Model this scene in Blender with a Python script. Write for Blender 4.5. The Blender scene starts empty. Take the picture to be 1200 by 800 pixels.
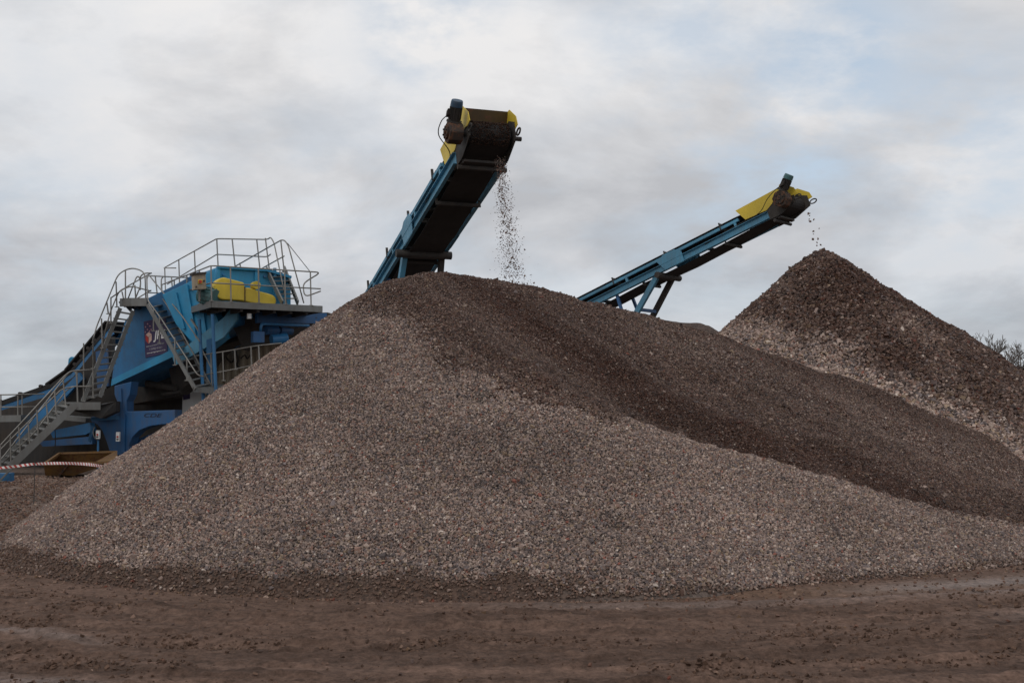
import bpy, math, random
import numpy as np
from mathutils import Vector, Matrix
random.seed(7); rng = np.random.default_rng(11)
sc = bpy.context.scene
R = math.radians

# ------------------------------------------------------------------ camera
F = 1450.0; EYE = 1.7; PITCH = math.atan(90/1450)
cd = bpy.data.cameras.new('camera'); cam = bpy.data.objects.new('camera', cd)
sc.collection.objects.link(cam); sc.camera = cam
cd.sensor_width = 36; cd.lens = F/1200*36; cd.clip_end = 6000; cd.clip_start = .1
cam.location = (0, 0, EYE); cam.rotation_euler = (math.pi/2 + PITCH, 0, 0)
def ray(u, v):
    cx = (u-600)/F; cy = (400-v)/F
    return Vector((cx, math.cos(PITCH)-cy*math.sin(PITCH), math.sin(PITCH)+cy*math.cos(PITCH)))
def P(u, v, Y):
    d = ray(u, v); t = Y/d.y
    return Vector((d.x*t, Y, EYE+d.z*t))

# ------------------------------------------------------------------ helpers
class MB:
    def __init__(s): s.v = []; s.f = []
    def add(s, vs, fs):
        b = len(s.v); s.v += [tuple(p) for p in vs]; s.f += [tuple(b+i for i in f) for f in fs]; return s
    def prism(s, poly, vec):
        poly = [Vector(p) for p in poly]; vec = Vector(vec); n = len(poly)
        c = Vector((0,0,0))
        for i in range(n): c += poly[i].cross(poly[(i+1) % n])
        if c.dot(vec) > 0: poly = poly[::-1]
        vs = poly + [p+vec for p in poly]
        fs = [tuple(range(n)), tuple(range(2*n-1, n-1, -1))]
        fs += [(i, n+i, n+(i+1) % n, (i+1) % n) for i in range(n)]
        return s.add(vs, fs)
    def box(s, c, a, b, d):   # centre and three half-extent vectors
        c, a, b, d = map(Vector, (c, a, b, d))
        return s.prism([c-a-b-d, c+a-b-d, c+a+b-d, c-a+b-d], 2*d)
    def beam(s, p, q, w, h=None, up=(0,0,1)):
        p = Vector(p); q = Vector(q); h = h or w
        t = (q-p).normalized(); x = t.cross(Vector(up))
        if x.length < 1e-3: x = t.cross(Vector((0,1,0)))
        x.normalize(); y = x.cross(t).normalized()
        x *= w/2; y *= h/2
        return s.prism([p-x-y, p+x-y, p+x+y, p-x+y], q-p)
    def tube(s, pts, r, n=8, cap=True, r2=None):
        pts = [Vector(p) for p in pts]; rings = []; m = len(pts)
        ref = None
        for i, p in enumerate(pts):
            t = (pts[min(i+1, m-1)]-pts[max(i-1, 0)])
            if t.length < 1e-6: t = Vector((0,0,1))
            t.normalize()
            if ref is None:
                ref = t.cross(Vector((0.31,0.2,0.93)))
                if ref.length < .2: ref = t.cross(Vector((1,0,0)))
            x = (ref - t*ref.dot(t)); x.normalize(); ref = x; y = t.cross(x)
            rr = r if r2 is None else r+(r2-r)*i/max(1, m-1)
            rings.append([p+(x*math.cos(2*math.pi*k/n)+y*math.sin(2*math.pi*k/n))*rr for k in range(n)])
        vs = [q for g in rings for q in g]; fs = []
        for i in range(m-1):
            for k in range(n):
                k2 = (k+1) % n
                fs.append((i*n+k, i*n+k2, (i+1)*n+k2, (i+1)*n+k))
        if cap: fs += [tuple(range(n-1, -1, -1)), tuple((m-1)*n+k for k in range(n))]
        return s.add(vs, fs)
    def build(s, name, mat, parent=None, smooth=False, bevel=0):
        me = bpy.data.meshes.new(name); me.from_pydata(s.v, [], s.f); me.update()
        if smooth: me.shade_smooth()
        o = bpy.data.objects.new(name, me); sc.collection.objects.link(o)
        me.materials.append(mat)
        if parent: o.parent = parent; o.matrix_parent_inverse = Matrix.Translation(-base_of(parent))
        if bevel:
            md = o.modifiers.new('bevel', 'BEVEL'); md.width = bevel; md.segments = 2; md.limit_method = 'ANGLE'
        return o
def base_of(o):
    p = Vector(o.get('_base', (0,0,0))) if '_base' in o.keys() else Vector((0,0,0))
    return p
BASES = {}
def thing(name, label, cat, loc=(0,0,0), group=None):
    o = bpy.data.objects.new(name, None); sc.collection.objects.link(o); o.location = loc
    o.empty_display_size = .3
    BASES[o.name] = Vector(loc); o['label'] = label; o['category'] = cat
    if group: o['group'] = group
    return o
def base_of(o):
    return BASES.get(o.name, Vector((0,0,0)))
def tag(o, label=None, cat=None, group=None, kind=None):
    for k, x in (('label', label), ('category', cat), ('group', group), ('kind', kind)):
        if x: o[k] = x
    return o
def curve_pts(pts, k=6):
    """Catmull-Rom through points (rounded bends of rails and hoses)"""
    pts = [Vector(p) for p in pts]; out = []
    e = [pts[0]*2-pts[1]] + pts + [pts[-1]*2-pts[-2]]
    for i in range(1, len(e)-2):
        for j in range(k):
            t = j/k; a, b, c, d = e[i-1:i+3]
            out.append(.5*((2*b)+(c-a)*t+(2*a-5*b+4*c-d)*t*t+(3*b-a-3*c+d)*t**3))
    out.append(pts[-1]); return out
def rounded(pts, r=.12, k=4):
    """polyline with each inner corner bent on a small radius"""
    pts = [Vector(p) for p in pts]; out = [pts[0]]
    for i in range(1, len(pts)-1):
        a, b, c = pts[i-1], pts[i], pts[i+1]
        la = min(r, (a-b).length*.45); lc = min(r, (c-b).length*.45)
        p = b+(a-b).normalized()*la; q = b+(c-b).normalized()*lc
        for j in range(k+1):
            t = j/k; out.append((1-t)**2*p+2*t*(1-t)*b+t*t*q)
    out.append(pts[-1]); return out

# ------------------------------------------------------------------ numpy noise
def _h(ix, iy, seed):
    n = (ix.astype(np.int64)*374761393 + iy.astype(np.int64)*668265263 + seed*1442695041) & 0x7fffffff
    n = ((n ^ (n >> 13))*1274126177) & 0x7fffffff
    n = (n ^ (n >> 16)) & 0xffff
    return n/65535.0
def vnoise(x, y, seed=0):
    ix = np.floor(x); iy = np.floor(y); fx = x-ix; fy = y-iy
    fx = fx*fx*(3-2*fx); fy = fy*fy*(3-2*fy)
    a = _h(ix, iy, seed); b = _h(ix+1, iy, seed); c = _h(ix, iy+1, seed); d = _h(ix+1, iy+1, seed)
    return (a*(1-fx)+b*fx)*(1-fy)+(c*(1-fx)+d*fx)*fy - .5
def fbm(x, y, o=4, seed=0):
    s = 0; a = 1
    for i in range(o):
        s = s+a*vnoise(x*2**i+i*17.3, y*2**i+i*9.1, seed+i); a *= .5
    return s
def sstep(a, b, x):
    t = np.clip((x-a)/(b-a), 0, 1); return t*t*(3-2*t)

# ------------------------------------------------------------------ materials
def newmat(name):
    m = bpy.data.materials.new(name); m.use_nodes = True
    nt = m.node_tree; b = nt.nodes['Principled BSDF']; return m, nt, b
def N(nt, t, **kw):
    n = nt.nodes.new(t)
    for k, v in kw.items(): setattr(n, k, v)
    return n
def noise_node(nt, scale, detail=4, rough=.6, vec=None):
    n = N(nt, 'ShaderNodeTexNoise'); n.inputs['Scale'].default_value = scale
    n.inputs['Detail'].default_value = detail; n.inputs['Roughness'].default_value = rough
    if vec: nt.links.new(vec, n.inputs['Vector'])
    return n
def ramp(nt, fac, stops):
    r = N(nt, 'ShaderNodeValToRGB'); els = r.color_ramp.elements
    while len(els) < len(stops): els.new(.5)
    for e, (p, c) in zip(els, stops):
        e.position = p; e.color = (c[0], c[1], c[2], 1) if hasattr(c, '__len__') else (c, c, c, 1)
    nt.links.new(fac, r.inputs['Fac']); return r
def painted(name, col, dirt=(.10,.075,.055), amount=.45, rough=.5, metal=0, scale=1.6, rust=0.0):
    m, nt, b = newmat(name); L = nt.links
    tc = N(nt, 'ShaderNodeTexCoord')
    n1 = noise_node(nt, scale, 8, .7, tc.outputs['Object'])
    mp = N(nt, 'ShaderNodeMapping'); mp.inputs['Scale'].default_value = (7, 7, 1.1)
    L.new(tc.outputs['Object'], mp.inputs['Vector'])
    n2 = noise_node(nt, 1.0, 6, .65, mp.outputs['Vector'])       # vertical run-off streaks
    mul = N(nt, 'ShaderNodeMath', operation='MULTIPLY'); L.new(n1.outputs[0], mul.inputs[0]); L.new(n2.outputs[0], mul.inputs[1])
    r = ramp(nt, mul.outputs[0], [(.16, 0), (.42, amount)])
    mx = N(nt, 'ShaderNodeMix', data_type='RGBA'); L.new(r.outputs['Color'], mx.inputs['Factor'])
    v = noise_node(nt, .7, 3, .5, tc.outputs['Object'])
    c2 = tuple(min(1, c*.72) for c in col); c3 = tuple(min(1, c*1.18) for c in col)
    rv = ramp(nt, v.outputs[0], [(.3, c2), (.7, c3)])
    L.new(rv.outputs['Color'], mx.inputs['A']); mx.inputs['B'].default_value = (*dirt, 1)
    out = mx.outputs['Result']
    if rust:
        n3 = noise_node(nt, 9, 8, .75, tc.outputs['Object'])
        rr = ramp(nt, n3.outputs[0], [(.62-rust*.3, 0), (.66-rust*.25, 1)])
        m3 = N(nt, 'ShaderNodeMix', data_type='RGBA'); L.new(rr.outputs['Color'], m3.inputs['Factor'])
        L.new(out, m3.inputs['A']); m3.inputs['B'].default_value = (.11, .045, .02, 1); out = m3.outputs['Result']
    L.new(out, b.inputs['Base Color'])
    rr2 = ramp(nt, n1.outputs[0], [(.3, rough*.8), (.7, min(1, rough*1.4))]); L.new(rr2.outputs['Color'], b.inputs['Roughness'])
    b.inputs['Metallic'].default_value = metal
    bp = N(nt, 'ShaderNodeBump'); bp.inputs['Strength'].default_value = .12; bp.inputs['Distance'].default_value = .02
    L.new(n1.outputs[0], bp.inputs['Height']); L.new(bp.outputs[0], b.inputs['Normal'])
    return m
M = dict(
    blue=painted('blue paint', (.018,.15,.34), amount=.5, dirt=(.06,.065,.07)),
    bright=painted('bright blue paint', (.018,.25,.46), amount=.3, dirt=(.09,.10,.11)),
    pale=painted('weathered light blue paint', (.075,.28,.43), amount=.45),
    deep=painted('deep blue paint', (.014,.105,.27), amount=.5),
    galv=painted('galvanised steel', (.19,.195,.19), amount=.5, rough=.45, metal=.35),
    rail=painted('galvanised rail tube', (.27,.26,.24), amount=.4, rough=.4, metal=.4),
    dark=painted('dark greasy steel and shade infill', (.03,.028,.027), amount=.5, rough=.7),
    rubber=painted('black rubber belt', (.016,.015,.015), amount=.5, rough=.85, dirt=(.035,.027,.022)),
    yellow=painted('yellow paint', (.72,.53,.045), amount=.25, dirt=(.20,.13,.05)),
    mudshadeyellow=painted('mud splashed and shade darkened yellow paint', (.085,.052,.013), amount=1.0, dirt=(.05,.03,.015), scale=2.5, rust=.25),
    rust=painted('rusty gearbox steel', (.028,.020,.016), amount=.5, dirt=(.07,.04,.025), rough=.8, rust=.4),
    orange=painted('rust orange painted steel', (.19,.095,.018), amount=.8, rough=.7, rust=.35),
    white=painted('white painted steel', (.80,.80,.78), amount=.12),
    beige=painted('beige box panel', (.42,.35,.25), amount=.5),
    motorblue=painted('dull dark blue motor cap', (.02,.06,.11), amount=.5),
    teal=painted('teal motor paint', (.05,.16,.17), amount=.5),
    purple=painted('purple sign vinyl', (.035,.022,.085), amount=.15),
    ink=painted('dark lettering', (.01,.012,.03), amount=.1),
    red=painted('red button plastic', (.45,.03,.02), amount=.1),
    signwhite=painted('white lettering', (.8,.8,.8), amount=.1),
    signgrey=painted('pale small lettering', (.5,.5,.55), amount=.1),
    bark=painted('bare bark', (.15,.135,.125), amount=.3, rough=.9),
    ivy=painted('dark ivy leaf', (.04,.05,.035), amount=.3, rough=.6),
)
# ---- stones: colour carried by each stone
def stone_mat(name, wetgloss=True):
    m, nt, b = newmat(name); L = nt.links
    a = N(nt, 'ShaderNodeAttribute', attribute_name='stone_colour')
    w = N(nt, 'ShaderNodeAttribute', attribute_name='wet')
    L.new(a.outputs['Color'], b.inputs['Base Color'])
    mr = N(nt, 'ShaderNodeMapRange'); mr.inputs['To Min'].default_value = .9; mr.inputs['To Max'].default_value = .55
    L.new(w.outputs['Fac'], mr.inputs['Value']); L.new(mr.outputs[0], b.inputs['Roughness'])
    b.inputs['Specular IOR Level'].default_value = .18
    return m
M['stone'] = stone_mat('loose stones')
def bed_mat(name, scale, gain=.55):
    m, nt, b = newmat(name); L = nt.links
    a = N(nt, 'ShaderNodeAttribute', attribute_name='stone_colour')
    tc = N(nt, 'ShaderNodeTexCoord')
    v = N(nt, 'ShaderNodeTexVoronoi'); v.inputs['Scale'].default_value = scale; L.new(tc.outputs['Object'], v.inputs['Vector'])
    sep = N(nt, 'ShaderNodeSeparateColor'); L.new(v.outputs['Color'], sep.inputs[0])
    mr = N(nt, 'ShaderNodeMapRange'); mr.inputs['To Min'].default_value = gain*.5; mr.inputs['To Max'].default_value = gain*1.5
    L.new(sep.outputs[0], mr.inputs['Value'])
    mul = N(nt, 'ShaderNodeVectorMath', operation='SCALE'); L.new(a.outputs['Color'], mul.inputs[0]); L.new(mr.outputs[0], mul.inputs['Scale'])
    L.new(mul.outputs[0], b.inputs['Base Color']); b.inputs['Roughness'].default_value = .9
    bp = N(nt, 'ShaderNodeBump', invert=True); bp.inputs['Distance'].default_value = .5/scale; bp.inputs['Strength'].default_value = .9
    L.new(v.outputs['Distance'], bp.inputs['Height']); L.new(bp.outputs[0], b.inputs['Normal'])
    return m
M['bed'] = bed_mat('gravel bed', 38); M['cobblebed'] = bed_mat('cobble bed', 17)

# ------------------------------------------------------------------ height field piles
def envelope(X, Y, pts, k=.05):
    """angle-of-repose surface hung under ridge points (x, y, z, slope, rounding)"""
    H = None
    acc = np.full(X.shape, -1e9)
    for (px, py, pz, s, a) in pts:
        r = np.hypot(X-px, Y-py); h = pz-s*(np.sqrt(r*r+a*a)-a)
        acc = np.maximum(acc, h)
    for _ in range(int(k/.05*2)):
        q = np.pad(acc, 1, mode='edge'); acc = (q[1:-1,1:-1]*4+q[:-2,1:-1]+q[2:,1:-1]+q[1:-1,:-2]+q[1:-1,2:])/8
    return acc
def ridge(nodes, step=.12):
    out = []
    for (a, b) in zip(nodes[:-1], nodes[1:]):
        pa, pb = a[0], b[0]; n = max(1, int((pb-pa).length/step))
        for i in range(n):
            t = i/n; p = pa.lerp(pb, t); out.append((p.x, p.y, p.z, a[1]*(1-t)+b[1]*t, a[2]*(1-t)+b[2]*t))
    p = nodes[-1]; out.append((p[0].x, p[0].y, p[0].z, p[1], p[2])); return out

def set_attr(me, name, arr, typ):
    at = me.attributes.new(name, typ, 'POINT')
    if typ == 'FLOAT_COLOR': at.data.foreach_set('color', np.c_[arr, np.ones(len(arr))].astype(np.float32).ravel())
    else: at.data.foreach_set('value', arr.astype(np.float32))
def mesh_np(name, verts, faces, mat, smooth=False, parent=None):
    me = bpy.data.meshes.new(name); nf, k = faces.shape
    me.vertices.add(len(verts)); me.vertices.foreach_set('co', verts.astype(np.float32).ravel())
    me.loops.add(nf*k); me.loops.foreach_set('vertex_index', faces.astype(np.int32).ravel())
    me.polygons.add(nf); me.polygons.foreach_set('loop_start', (np.arange(nf)*k).astype(np.int32))
    me.polygons.foreach_set('use_smooth', np.full(nf, smooth))
    me.update(calc_edges=True); me.materials.append(mat)
    o = bpy.data.objects.new(name, me); sc.collection.objects.link(o)
    if parent: o.parent = parent; o.matrix_parent_inverse = Matrix.Translation(-base_of(parent))
    return o
def grid_mesh(name, xs, ys, Z, mat, keep=None, smooth=True, parent=None):
    nx, ny = len(xs), len(ys); X, Y = np.meshgrid(xs, ys)
    V = np.c_[X.ravel(), Y.ravel(), Z.ravel()]
    i = np.arange(nx*ny).reshape(ny, nx)
    Fq = np.stack([i[:-1,:-1], i[:-1,1:], i[1:,1:], i[1:,:-1]], -1).reshape(-1, 4)
    idx = np.arange(nx*ny)
    if keep is not None:
        kf = keep.ravel()[Fq].any(1); Fq = Fq[kf]
        used = np.zeros(nx*ny, bool); used[Fq.ravel()] = True
        remap = np.cumsum(used)-1; Fq = remap[Fq]; V = V[used]; idx = np.nonzero(used)[0]
    return mesh_np(name, V, Fq, mat, smooth, parent), V, idx
def sample(xs, ys, Z, x, y):
    fx = (x-xs[0])/(xs[1]-xs[0]); fy = (y-ys[0])/(ys[1]-ys[0])
    ix = np.clip(fx.astype(int), 0, len(xs)-2); iy = np.clip(fy.astype(int), 0, len(ys)-2)
    tx = np.clip(fx-ix, 0, 1); ty = np.clip(fy-iy, 0, 1)
    return (Z[iy,ix]*(1-tx)+Z[iy,ix+1]*tx)*(1-ty)+(Z[iy+1,ix]*(1-tx)+Z[iy+1,ix+1]*tx)*ty
CUBE = np.array([[-1,-1,-1],[1,-1,-1],[1,1,-1],[-1,1,-1],[-1,-1,1],[1,-1,1],[1,1,1],[-1,1,1]], float)
CF = np.array([[0,3,2,1],[4,5,6,7],[0,1,5,4],[1,2,6,5],[2,3,7,6],[3,0,4,7]])
def stones(name, pts, size, cols, wet, mat, parent=None, flat=.62):
    """many angular stones, each a small closed hexahedral rock of its own shape, size, turn and colour"""
    n = len(pts); V = CUBE[None]*(.58+.42*rng.random((n, 8, 1)))
    V = V+rng.normal(0, .16, (n, 8, 3))
    V[:, :, 0] *= 1.15+.35*rng.random((n, 1)); V[:, :, 2] *= flat+.3*rng.random((n, 1))
    q = rng.normal(0, 1, (n, 4)); q[:, 1:3] *= .55; q /= np.linalg.norm(q, axis=1)[:, None]
    w, x, y, z = q.T
    Rm = np.stack([1-2*(y*y+z*z), 2*(x*y-z*w), 2*(x*z+y*w), 2*(x*y+z*w), 1-2*(x*x+z*z), 2*(y*z-x*w), 2*(x*z-y*w), 2*(y*z+x*w), 1-2*(x*x+y*y)], -1).reshape(n, 3, 3)
    V = np.einsum('nij,nkj->nki', Rm, V)*(size[:, None, None]*.5)+pts[:, None, :]
    Fq = (CF[None]+8*np.arange(n)[:, None, None]).reshape(-1, 4)
    o = mesh_np(name, V.reshape(-1, 3), Fq, mat, False, parent)
    set_attr(o.data, 'stone_colour', np.repeat(cols, 8, 0), 'FLOAT_COLOR'); set_attr(o.data, 'wet', np.repeat(wet, 8), 'FLOAT')
    return o
PAL = np.array([.83,.765,.745])*np.array([[.34,.28,.245],[.25,.205,.18],[.17,.145,.135],[.42,.36,.31],[.27,.185,.15],[.125,.115,.115],[.22,.20,.20],[.31,.25,.18],[.60,.56,.50],[.30,.13,.10]])
PAL = (PAL*.96+(PAL[:8].mean(0))*.04)*np.array([1.02,1.0,.995])
PW = np.array([.2,.18,.13,.13,.1,.09,.08,.06,.02,.01]); PW /= PW.sum()
def palette(n):
    return PAL[rng.choice(len(PAL), n, p=PW)]*(.8+.4*rng.random((n, 1)))
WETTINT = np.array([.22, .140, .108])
def stone_colours(n, wet, gain=1.0):
    c = palette(n)*gain
    cw = c*WETTINT*1.0
    return c*(1-wet[:, None])+cw*wet[:, None]

# ================================================================== NEAR GRAVEL PILE
A = lambda u, v, Y, s=.666, a=.15: (P(u, v, Y), s, a)
front = ridge([A(464,326,17.6,.72,.2), A(504,338,17.2,.69,.15), A(560,389,16.2,.67,.12), A(650,455,15.15,.67,.10), A(780,503,15.05,.66,.08), A(900,540,15.1,.655,.06),
               A(1000,566,15.2,.64,.05), A(1100,593,15.45,.6,.05), A(1215,618,15.9,.55,.05)])
rear = ridge([A(468,325,17.8,.71,.22), A(512,323,18.6,.69,.2), A(560,328,20.0,.66,.3), A(610,339,21.0,.64,.3), A(700,357,22.2,.62,.3), A(780,379,23.2,.62,.3), A(850,400,24.0,.62,.3),
              A(930,427,24.6,.62,.3), A(1010,454,25.2,.65,.25), A(1100,489,26.0,.72,.25), A(1200,530,26.7,.76,.25), A(1290,562,27.2,.76,.25)])
STEP = .04
xs = np.arange(-9, 14.5, STEP); ys = np.arange(10.2, 32, STEP)
GX, GY = np.meshgrid(xs, ys)
H = envelope(GX, GY, front[::2]+rear[::2])
fan = envelope(GX, GY, ridge([A(520,338,17.9,.72,.1), A(600,376,17.9,.7,.1), A(720,434,18.3,.66,.1)]))   # the saddle between the two crests is partly filled
m = np.maximum(H, fan-.18); H = m
hump = envelope(GX, GY, ridge([A(596,341,20.3,.66,.2), A(650,378,19.6,.64,.3), A(730,430,18.9,.6,.35), A(810,470,18.5,.60,.4)]))
H = np.maximum(H, hump-.02)
H = H + .10*fbm(GX*.55, GY*.55, 3, 3)*sstep(.1, .8, H) + .035*fbm(GX*2.2, GY*2.2, 4, 8)*sstep(-.1, .3, H)
phi = np.arctan2(GX+1.6, 17.5-GY)
H = H + .07*fbm(GX*1.1+.5*GY, GY*.8, 3, 47)*sstep(15.8, 17.2, GY+.1*GX)*sstep(.2, 1.0, H)
H = H + .05*vnoise(phi*9, GX*0+3.3, 5)*sstep(.15, .9, H)*sstep(3.4, 2.2, H)         # faint run-out gullies
for (fu, fv, fY, rad, dep) in [(352,462,14.9,.10,.09), (566,468,14.7,.12,.10), (720,640,13.0,.14,.10), (665,622,12.9,.07,.06), (498,512,14.0,.06,.05)]:
    q = P(fu, fv, fY); # little scoops where a lump slid out
    H = H - dep*np.exp(-(((GX-q.x)/rad)**2+((GY-q.y)/(rad*.8))**2))
# road-side toe: scraped a little steeper and stained with mud by passing wheels
toe = sstep(.30, .0, H)
def hit(u, v):
    d = ray(u, v); t = np.arange(11, 30, .02); px = d.x*t/d.y; py = t; pz = EYE+d.z*t/d.y
    hh = sample(xs, ys, H, px, py); k = np.nonzero(hh > pz)[0]
    k = k[0] if len(k) else np.argmin(np.abs(hh-pz)); return px[k], py[k]
def nearline(x, y, L_):
    best = np.full(np.shape(x), 1e9)
    for (ax_, ay_), (bx_, by_) in zip(L_[:-1], L_[1:]):
        ex, ey = bx_-ax_, by_-ay_; t = np.clip(((x-ax_)*ex+(y-ay_)*ey)/(ex*ex+ey*ey+1e-9), 0, 1)
        best = np.minimum(best, np.hypot(x-ax_-t*ex, y-ay_-t*ey))
    return best
EDGE = sorted([hit(*q) for q in [(420,337),(448,350),(476,365),(525,405),(577,431),(644,460),(721,488),(801,513),(900,543),(1000,570),(1100,598),(1190,622)]])
EX_ = np.array([p[0] for p in EDGE]); EY_ = np.array([p[1] for p in EDGE])
LOBE = [hit(*q) for q in [(592,352),(625,385),(690,430),(780,470),(880,510),(980,548),(1070,582)]]
PALE = [hit(*q) for q in [(800,400),(900,440),(980,480),(1060,510),(1150,545),(1200,560)]]
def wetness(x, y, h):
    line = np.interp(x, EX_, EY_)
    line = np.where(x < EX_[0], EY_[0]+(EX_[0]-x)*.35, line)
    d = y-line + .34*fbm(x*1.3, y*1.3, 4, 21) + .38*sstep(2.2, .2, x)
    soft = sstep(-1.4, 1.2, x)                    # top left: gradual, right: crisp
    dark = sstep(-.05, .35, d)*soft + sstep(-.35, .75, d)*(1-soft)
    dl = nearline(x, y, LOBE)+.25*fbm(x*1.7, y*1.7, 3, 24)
    lobe = sstep(1.15, .25, dl)  # fresh wet lobe, with the shading of the fold put into its tint
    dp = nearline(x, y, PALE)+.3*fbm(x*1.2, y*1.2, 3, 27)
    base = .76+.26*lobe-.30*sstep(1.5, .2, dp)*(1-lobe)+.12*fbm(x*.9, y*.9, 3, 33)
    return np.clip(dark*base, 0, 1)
near = thing('gravel_pile', 'large near pile of pinkish grey gravel, dark and wet behind its ridge, filling the foreground', 'gravel pile', (-1.6, 17.5, 0))
keep = H > -.12
bed, V, idx = grid_mesh('gravel_bed', xs, ys, np.maximum(H, -.15)-.012, M['bed'], keep, True, near)
wv = wetness(V[:,0], V[:,1], V[:,2])
mud = np.array([.082,.048,.033])
def mudmask(x, y, h):
    e = h+.10*fbm(x*3, y*3, 3, 44)
    side = sstep(1.6, -.2, x)*sstep(17.2, 15.6, y)
    return sstep(.24, .10, e)*side + .5*sstep(.07, .02, e)*(1-side)
mm = mudmask(V[:,0], V[:,1], V[:,2])
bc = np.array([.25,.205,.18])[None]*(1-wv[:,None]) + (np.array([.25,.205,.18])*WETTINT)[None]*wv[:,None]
bc = bc*(1-mm[:,None]) + (mud*1.7)[None]*mm[:,None]
set_attr(bed.data, 'stone_colour', bc, 'FLOAT_COLOR'); set_attr(bed.data, 'wet', wv, 'FLOAT')
def scatter(x0, x1, y0, y1, sp, xs, ys, H):
    x, y = np.meshgrid(np.arange(x0, x1, sp), np.arange(y0, y1, sp*.86))
    x = x.ravel()+rng.uniform(-.5, .5, x.size)*sp; y = y.ravel()+rng.uniform(-.5, .5, y.size)*sp
    return x, y, sample(xs, ys, H, x, y)
Hn = H
x, y, h = scatter(-9, 12.5, 11, 29, .0205, xs, ys, H)
gx = (sample(xs, ys, H, x+.15, y)-sample(xs, ys, H, x-.15, y))/.3; gy = (sample(xs, ys, H, x, y+.15)-sample(xs, ys, H, x, y-.15))/.3
face = (gx*x+gy*y-(h-1.7)) > -.6*np.hypot(x, y)*.25    # slopes turned away from the yard's open side need none
inview = np.abs(x/y) < .47
ok = (h > -.01) & face & inview
mk = mudmask(x, y, h)
ok &= rng.random(len(x)) > mk*.7
ok &= (y < 19) | (rng.random(len(x)) < .62)
x, y, h, mk = x[ok], y[ok], h[ok], mk[ok]
w = wetness(x, y, h)
n = len(x); print('near stones', n)
big = rng.random(n)
size = (.016+.012*rng.random(n))*(1+.9*(big > .988))*np.where(y > 19, 1.25, 1)*(1+.35*sstep(1.0, .15, h)*sstep(.5, 1, rng.random(n)))
mixp = rng.random(n)
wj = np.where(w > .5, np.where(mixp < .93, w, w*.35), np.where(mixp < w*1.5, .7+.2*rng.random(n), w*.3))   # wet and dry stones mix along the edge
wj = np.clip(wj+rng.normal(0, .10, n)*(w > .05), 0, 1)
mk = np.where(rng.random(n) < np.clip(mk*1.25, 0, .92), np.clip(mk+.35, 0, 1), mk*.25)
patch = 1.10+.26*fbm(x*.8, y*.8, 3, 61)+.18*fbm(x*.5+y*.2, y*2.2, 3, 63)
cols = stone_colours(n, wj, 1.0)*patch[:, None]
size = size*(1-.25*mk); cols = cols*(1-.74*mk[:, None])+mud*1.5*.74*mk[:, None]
st = stones('stone_layer', np.c_[x, y, h+size*.12], size, cols, wj, M['stone'], near)
st['kind'] = 'stuff'

# ================================================================== COBBLE PILE (right, far)
ap = P(963, 297, 33)
cx = np.arange(ap.x-11, ap.x+15, .08); cy = np.arange(ap.y-12, ap.y+11, .08)
CX, CY = np.meshgrid(cx, cy)
ang = np.arctan2(CY-ap.y, CX-ap.x); rr = np.hypot(CX-ap.x, CY-ap.y)
sl = .71+.19*np.cos(ang-math.pi)**1*(np.cos(ang-math.pi) > 0)-.010*np.cos(ang)*(np.cos(ang) > 0)
CH = ap.z+.06-sl*(np.sqrt(rr*rr+.05)-.224)
CH -= .10*np.exp(-((rr-1.2)/.6)**2)*0
CH = CH+.16*fbm(CX*.5, CY*.5, 3, 5)*sstep(.3, 1.5, rr)+.12*fbm(CX*1.9, CY*1.9, 3, 15)*sstep(.1, .8, rr)
cob = thing('cobble_pile', 'cone shaped far pile of dark coarse cobbles with a pale band along its left base', 'cobble pile', (ap.x, ap.y, 0))
bed2, V, idx = grid_mesh('cobble_bed', cx, cy, np.maximum(CH, -.15)-.04, M['cobblebed'], CH > -.12, True, cob)
def wet2(x, y, h):
    ht = 4.25-.56*(x-6.2)
    d = h-ht+.55*fbm(x*1.1, y*1.1, 3, 71)+.25*vnoise(x*5, y*5, 72)
    w_ = sstep(-.85, .50, d)
    return np.clip(w_*(.86+.25*fbm(x*.7, y*.7, 3, 75)), 0, 1)
wv = wet2(V[:,0], V[:,1], V[:,2]); b0 = np.array([.30,.26,.22])
set_attr(bed2.data, 'stone_colour', b0*(1-wv[:,None])+b0*WETTINT*wv[:,None], 'FLOAT_COLOR'); set_attr(bed2.data, 'wet', wv, 'FLOAT')
x, y, h = scatter(ap.x-10, ap.x+13, ap.y-11, ap.y+3, .046, cx, cy, CH)
ok = (h > .1) & (np.abs(x/y) < .50)
x, y, h = x[ok], y[ok], h[ok]; n = len(x); print('cobbles', n)
size = (.040+.042*rng.random(n)**1.6)*(1+.5*(rng.random(n) > .97))
w = wet2(x, y, h); mixp = rng.random(n); w = np.clip(np.where(mixp < np.clip(w*1.1, 0, .97), np.maximum(w, .75), w*.3)+rng.normal(0, .08, n), 0, 1)
cols = palette(n)*np.array([1.40,1.41,1.41])
cols = cols*(1-w[:,None])+cols*np.array([.21,.145,.12])*w[:,None]
st = stones('cobble_layer', np.c_[x, y, h+size*.15], size, cols, w, M['stone'], cob, flat=.6); st['kind'] = 'stuff'

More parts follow.
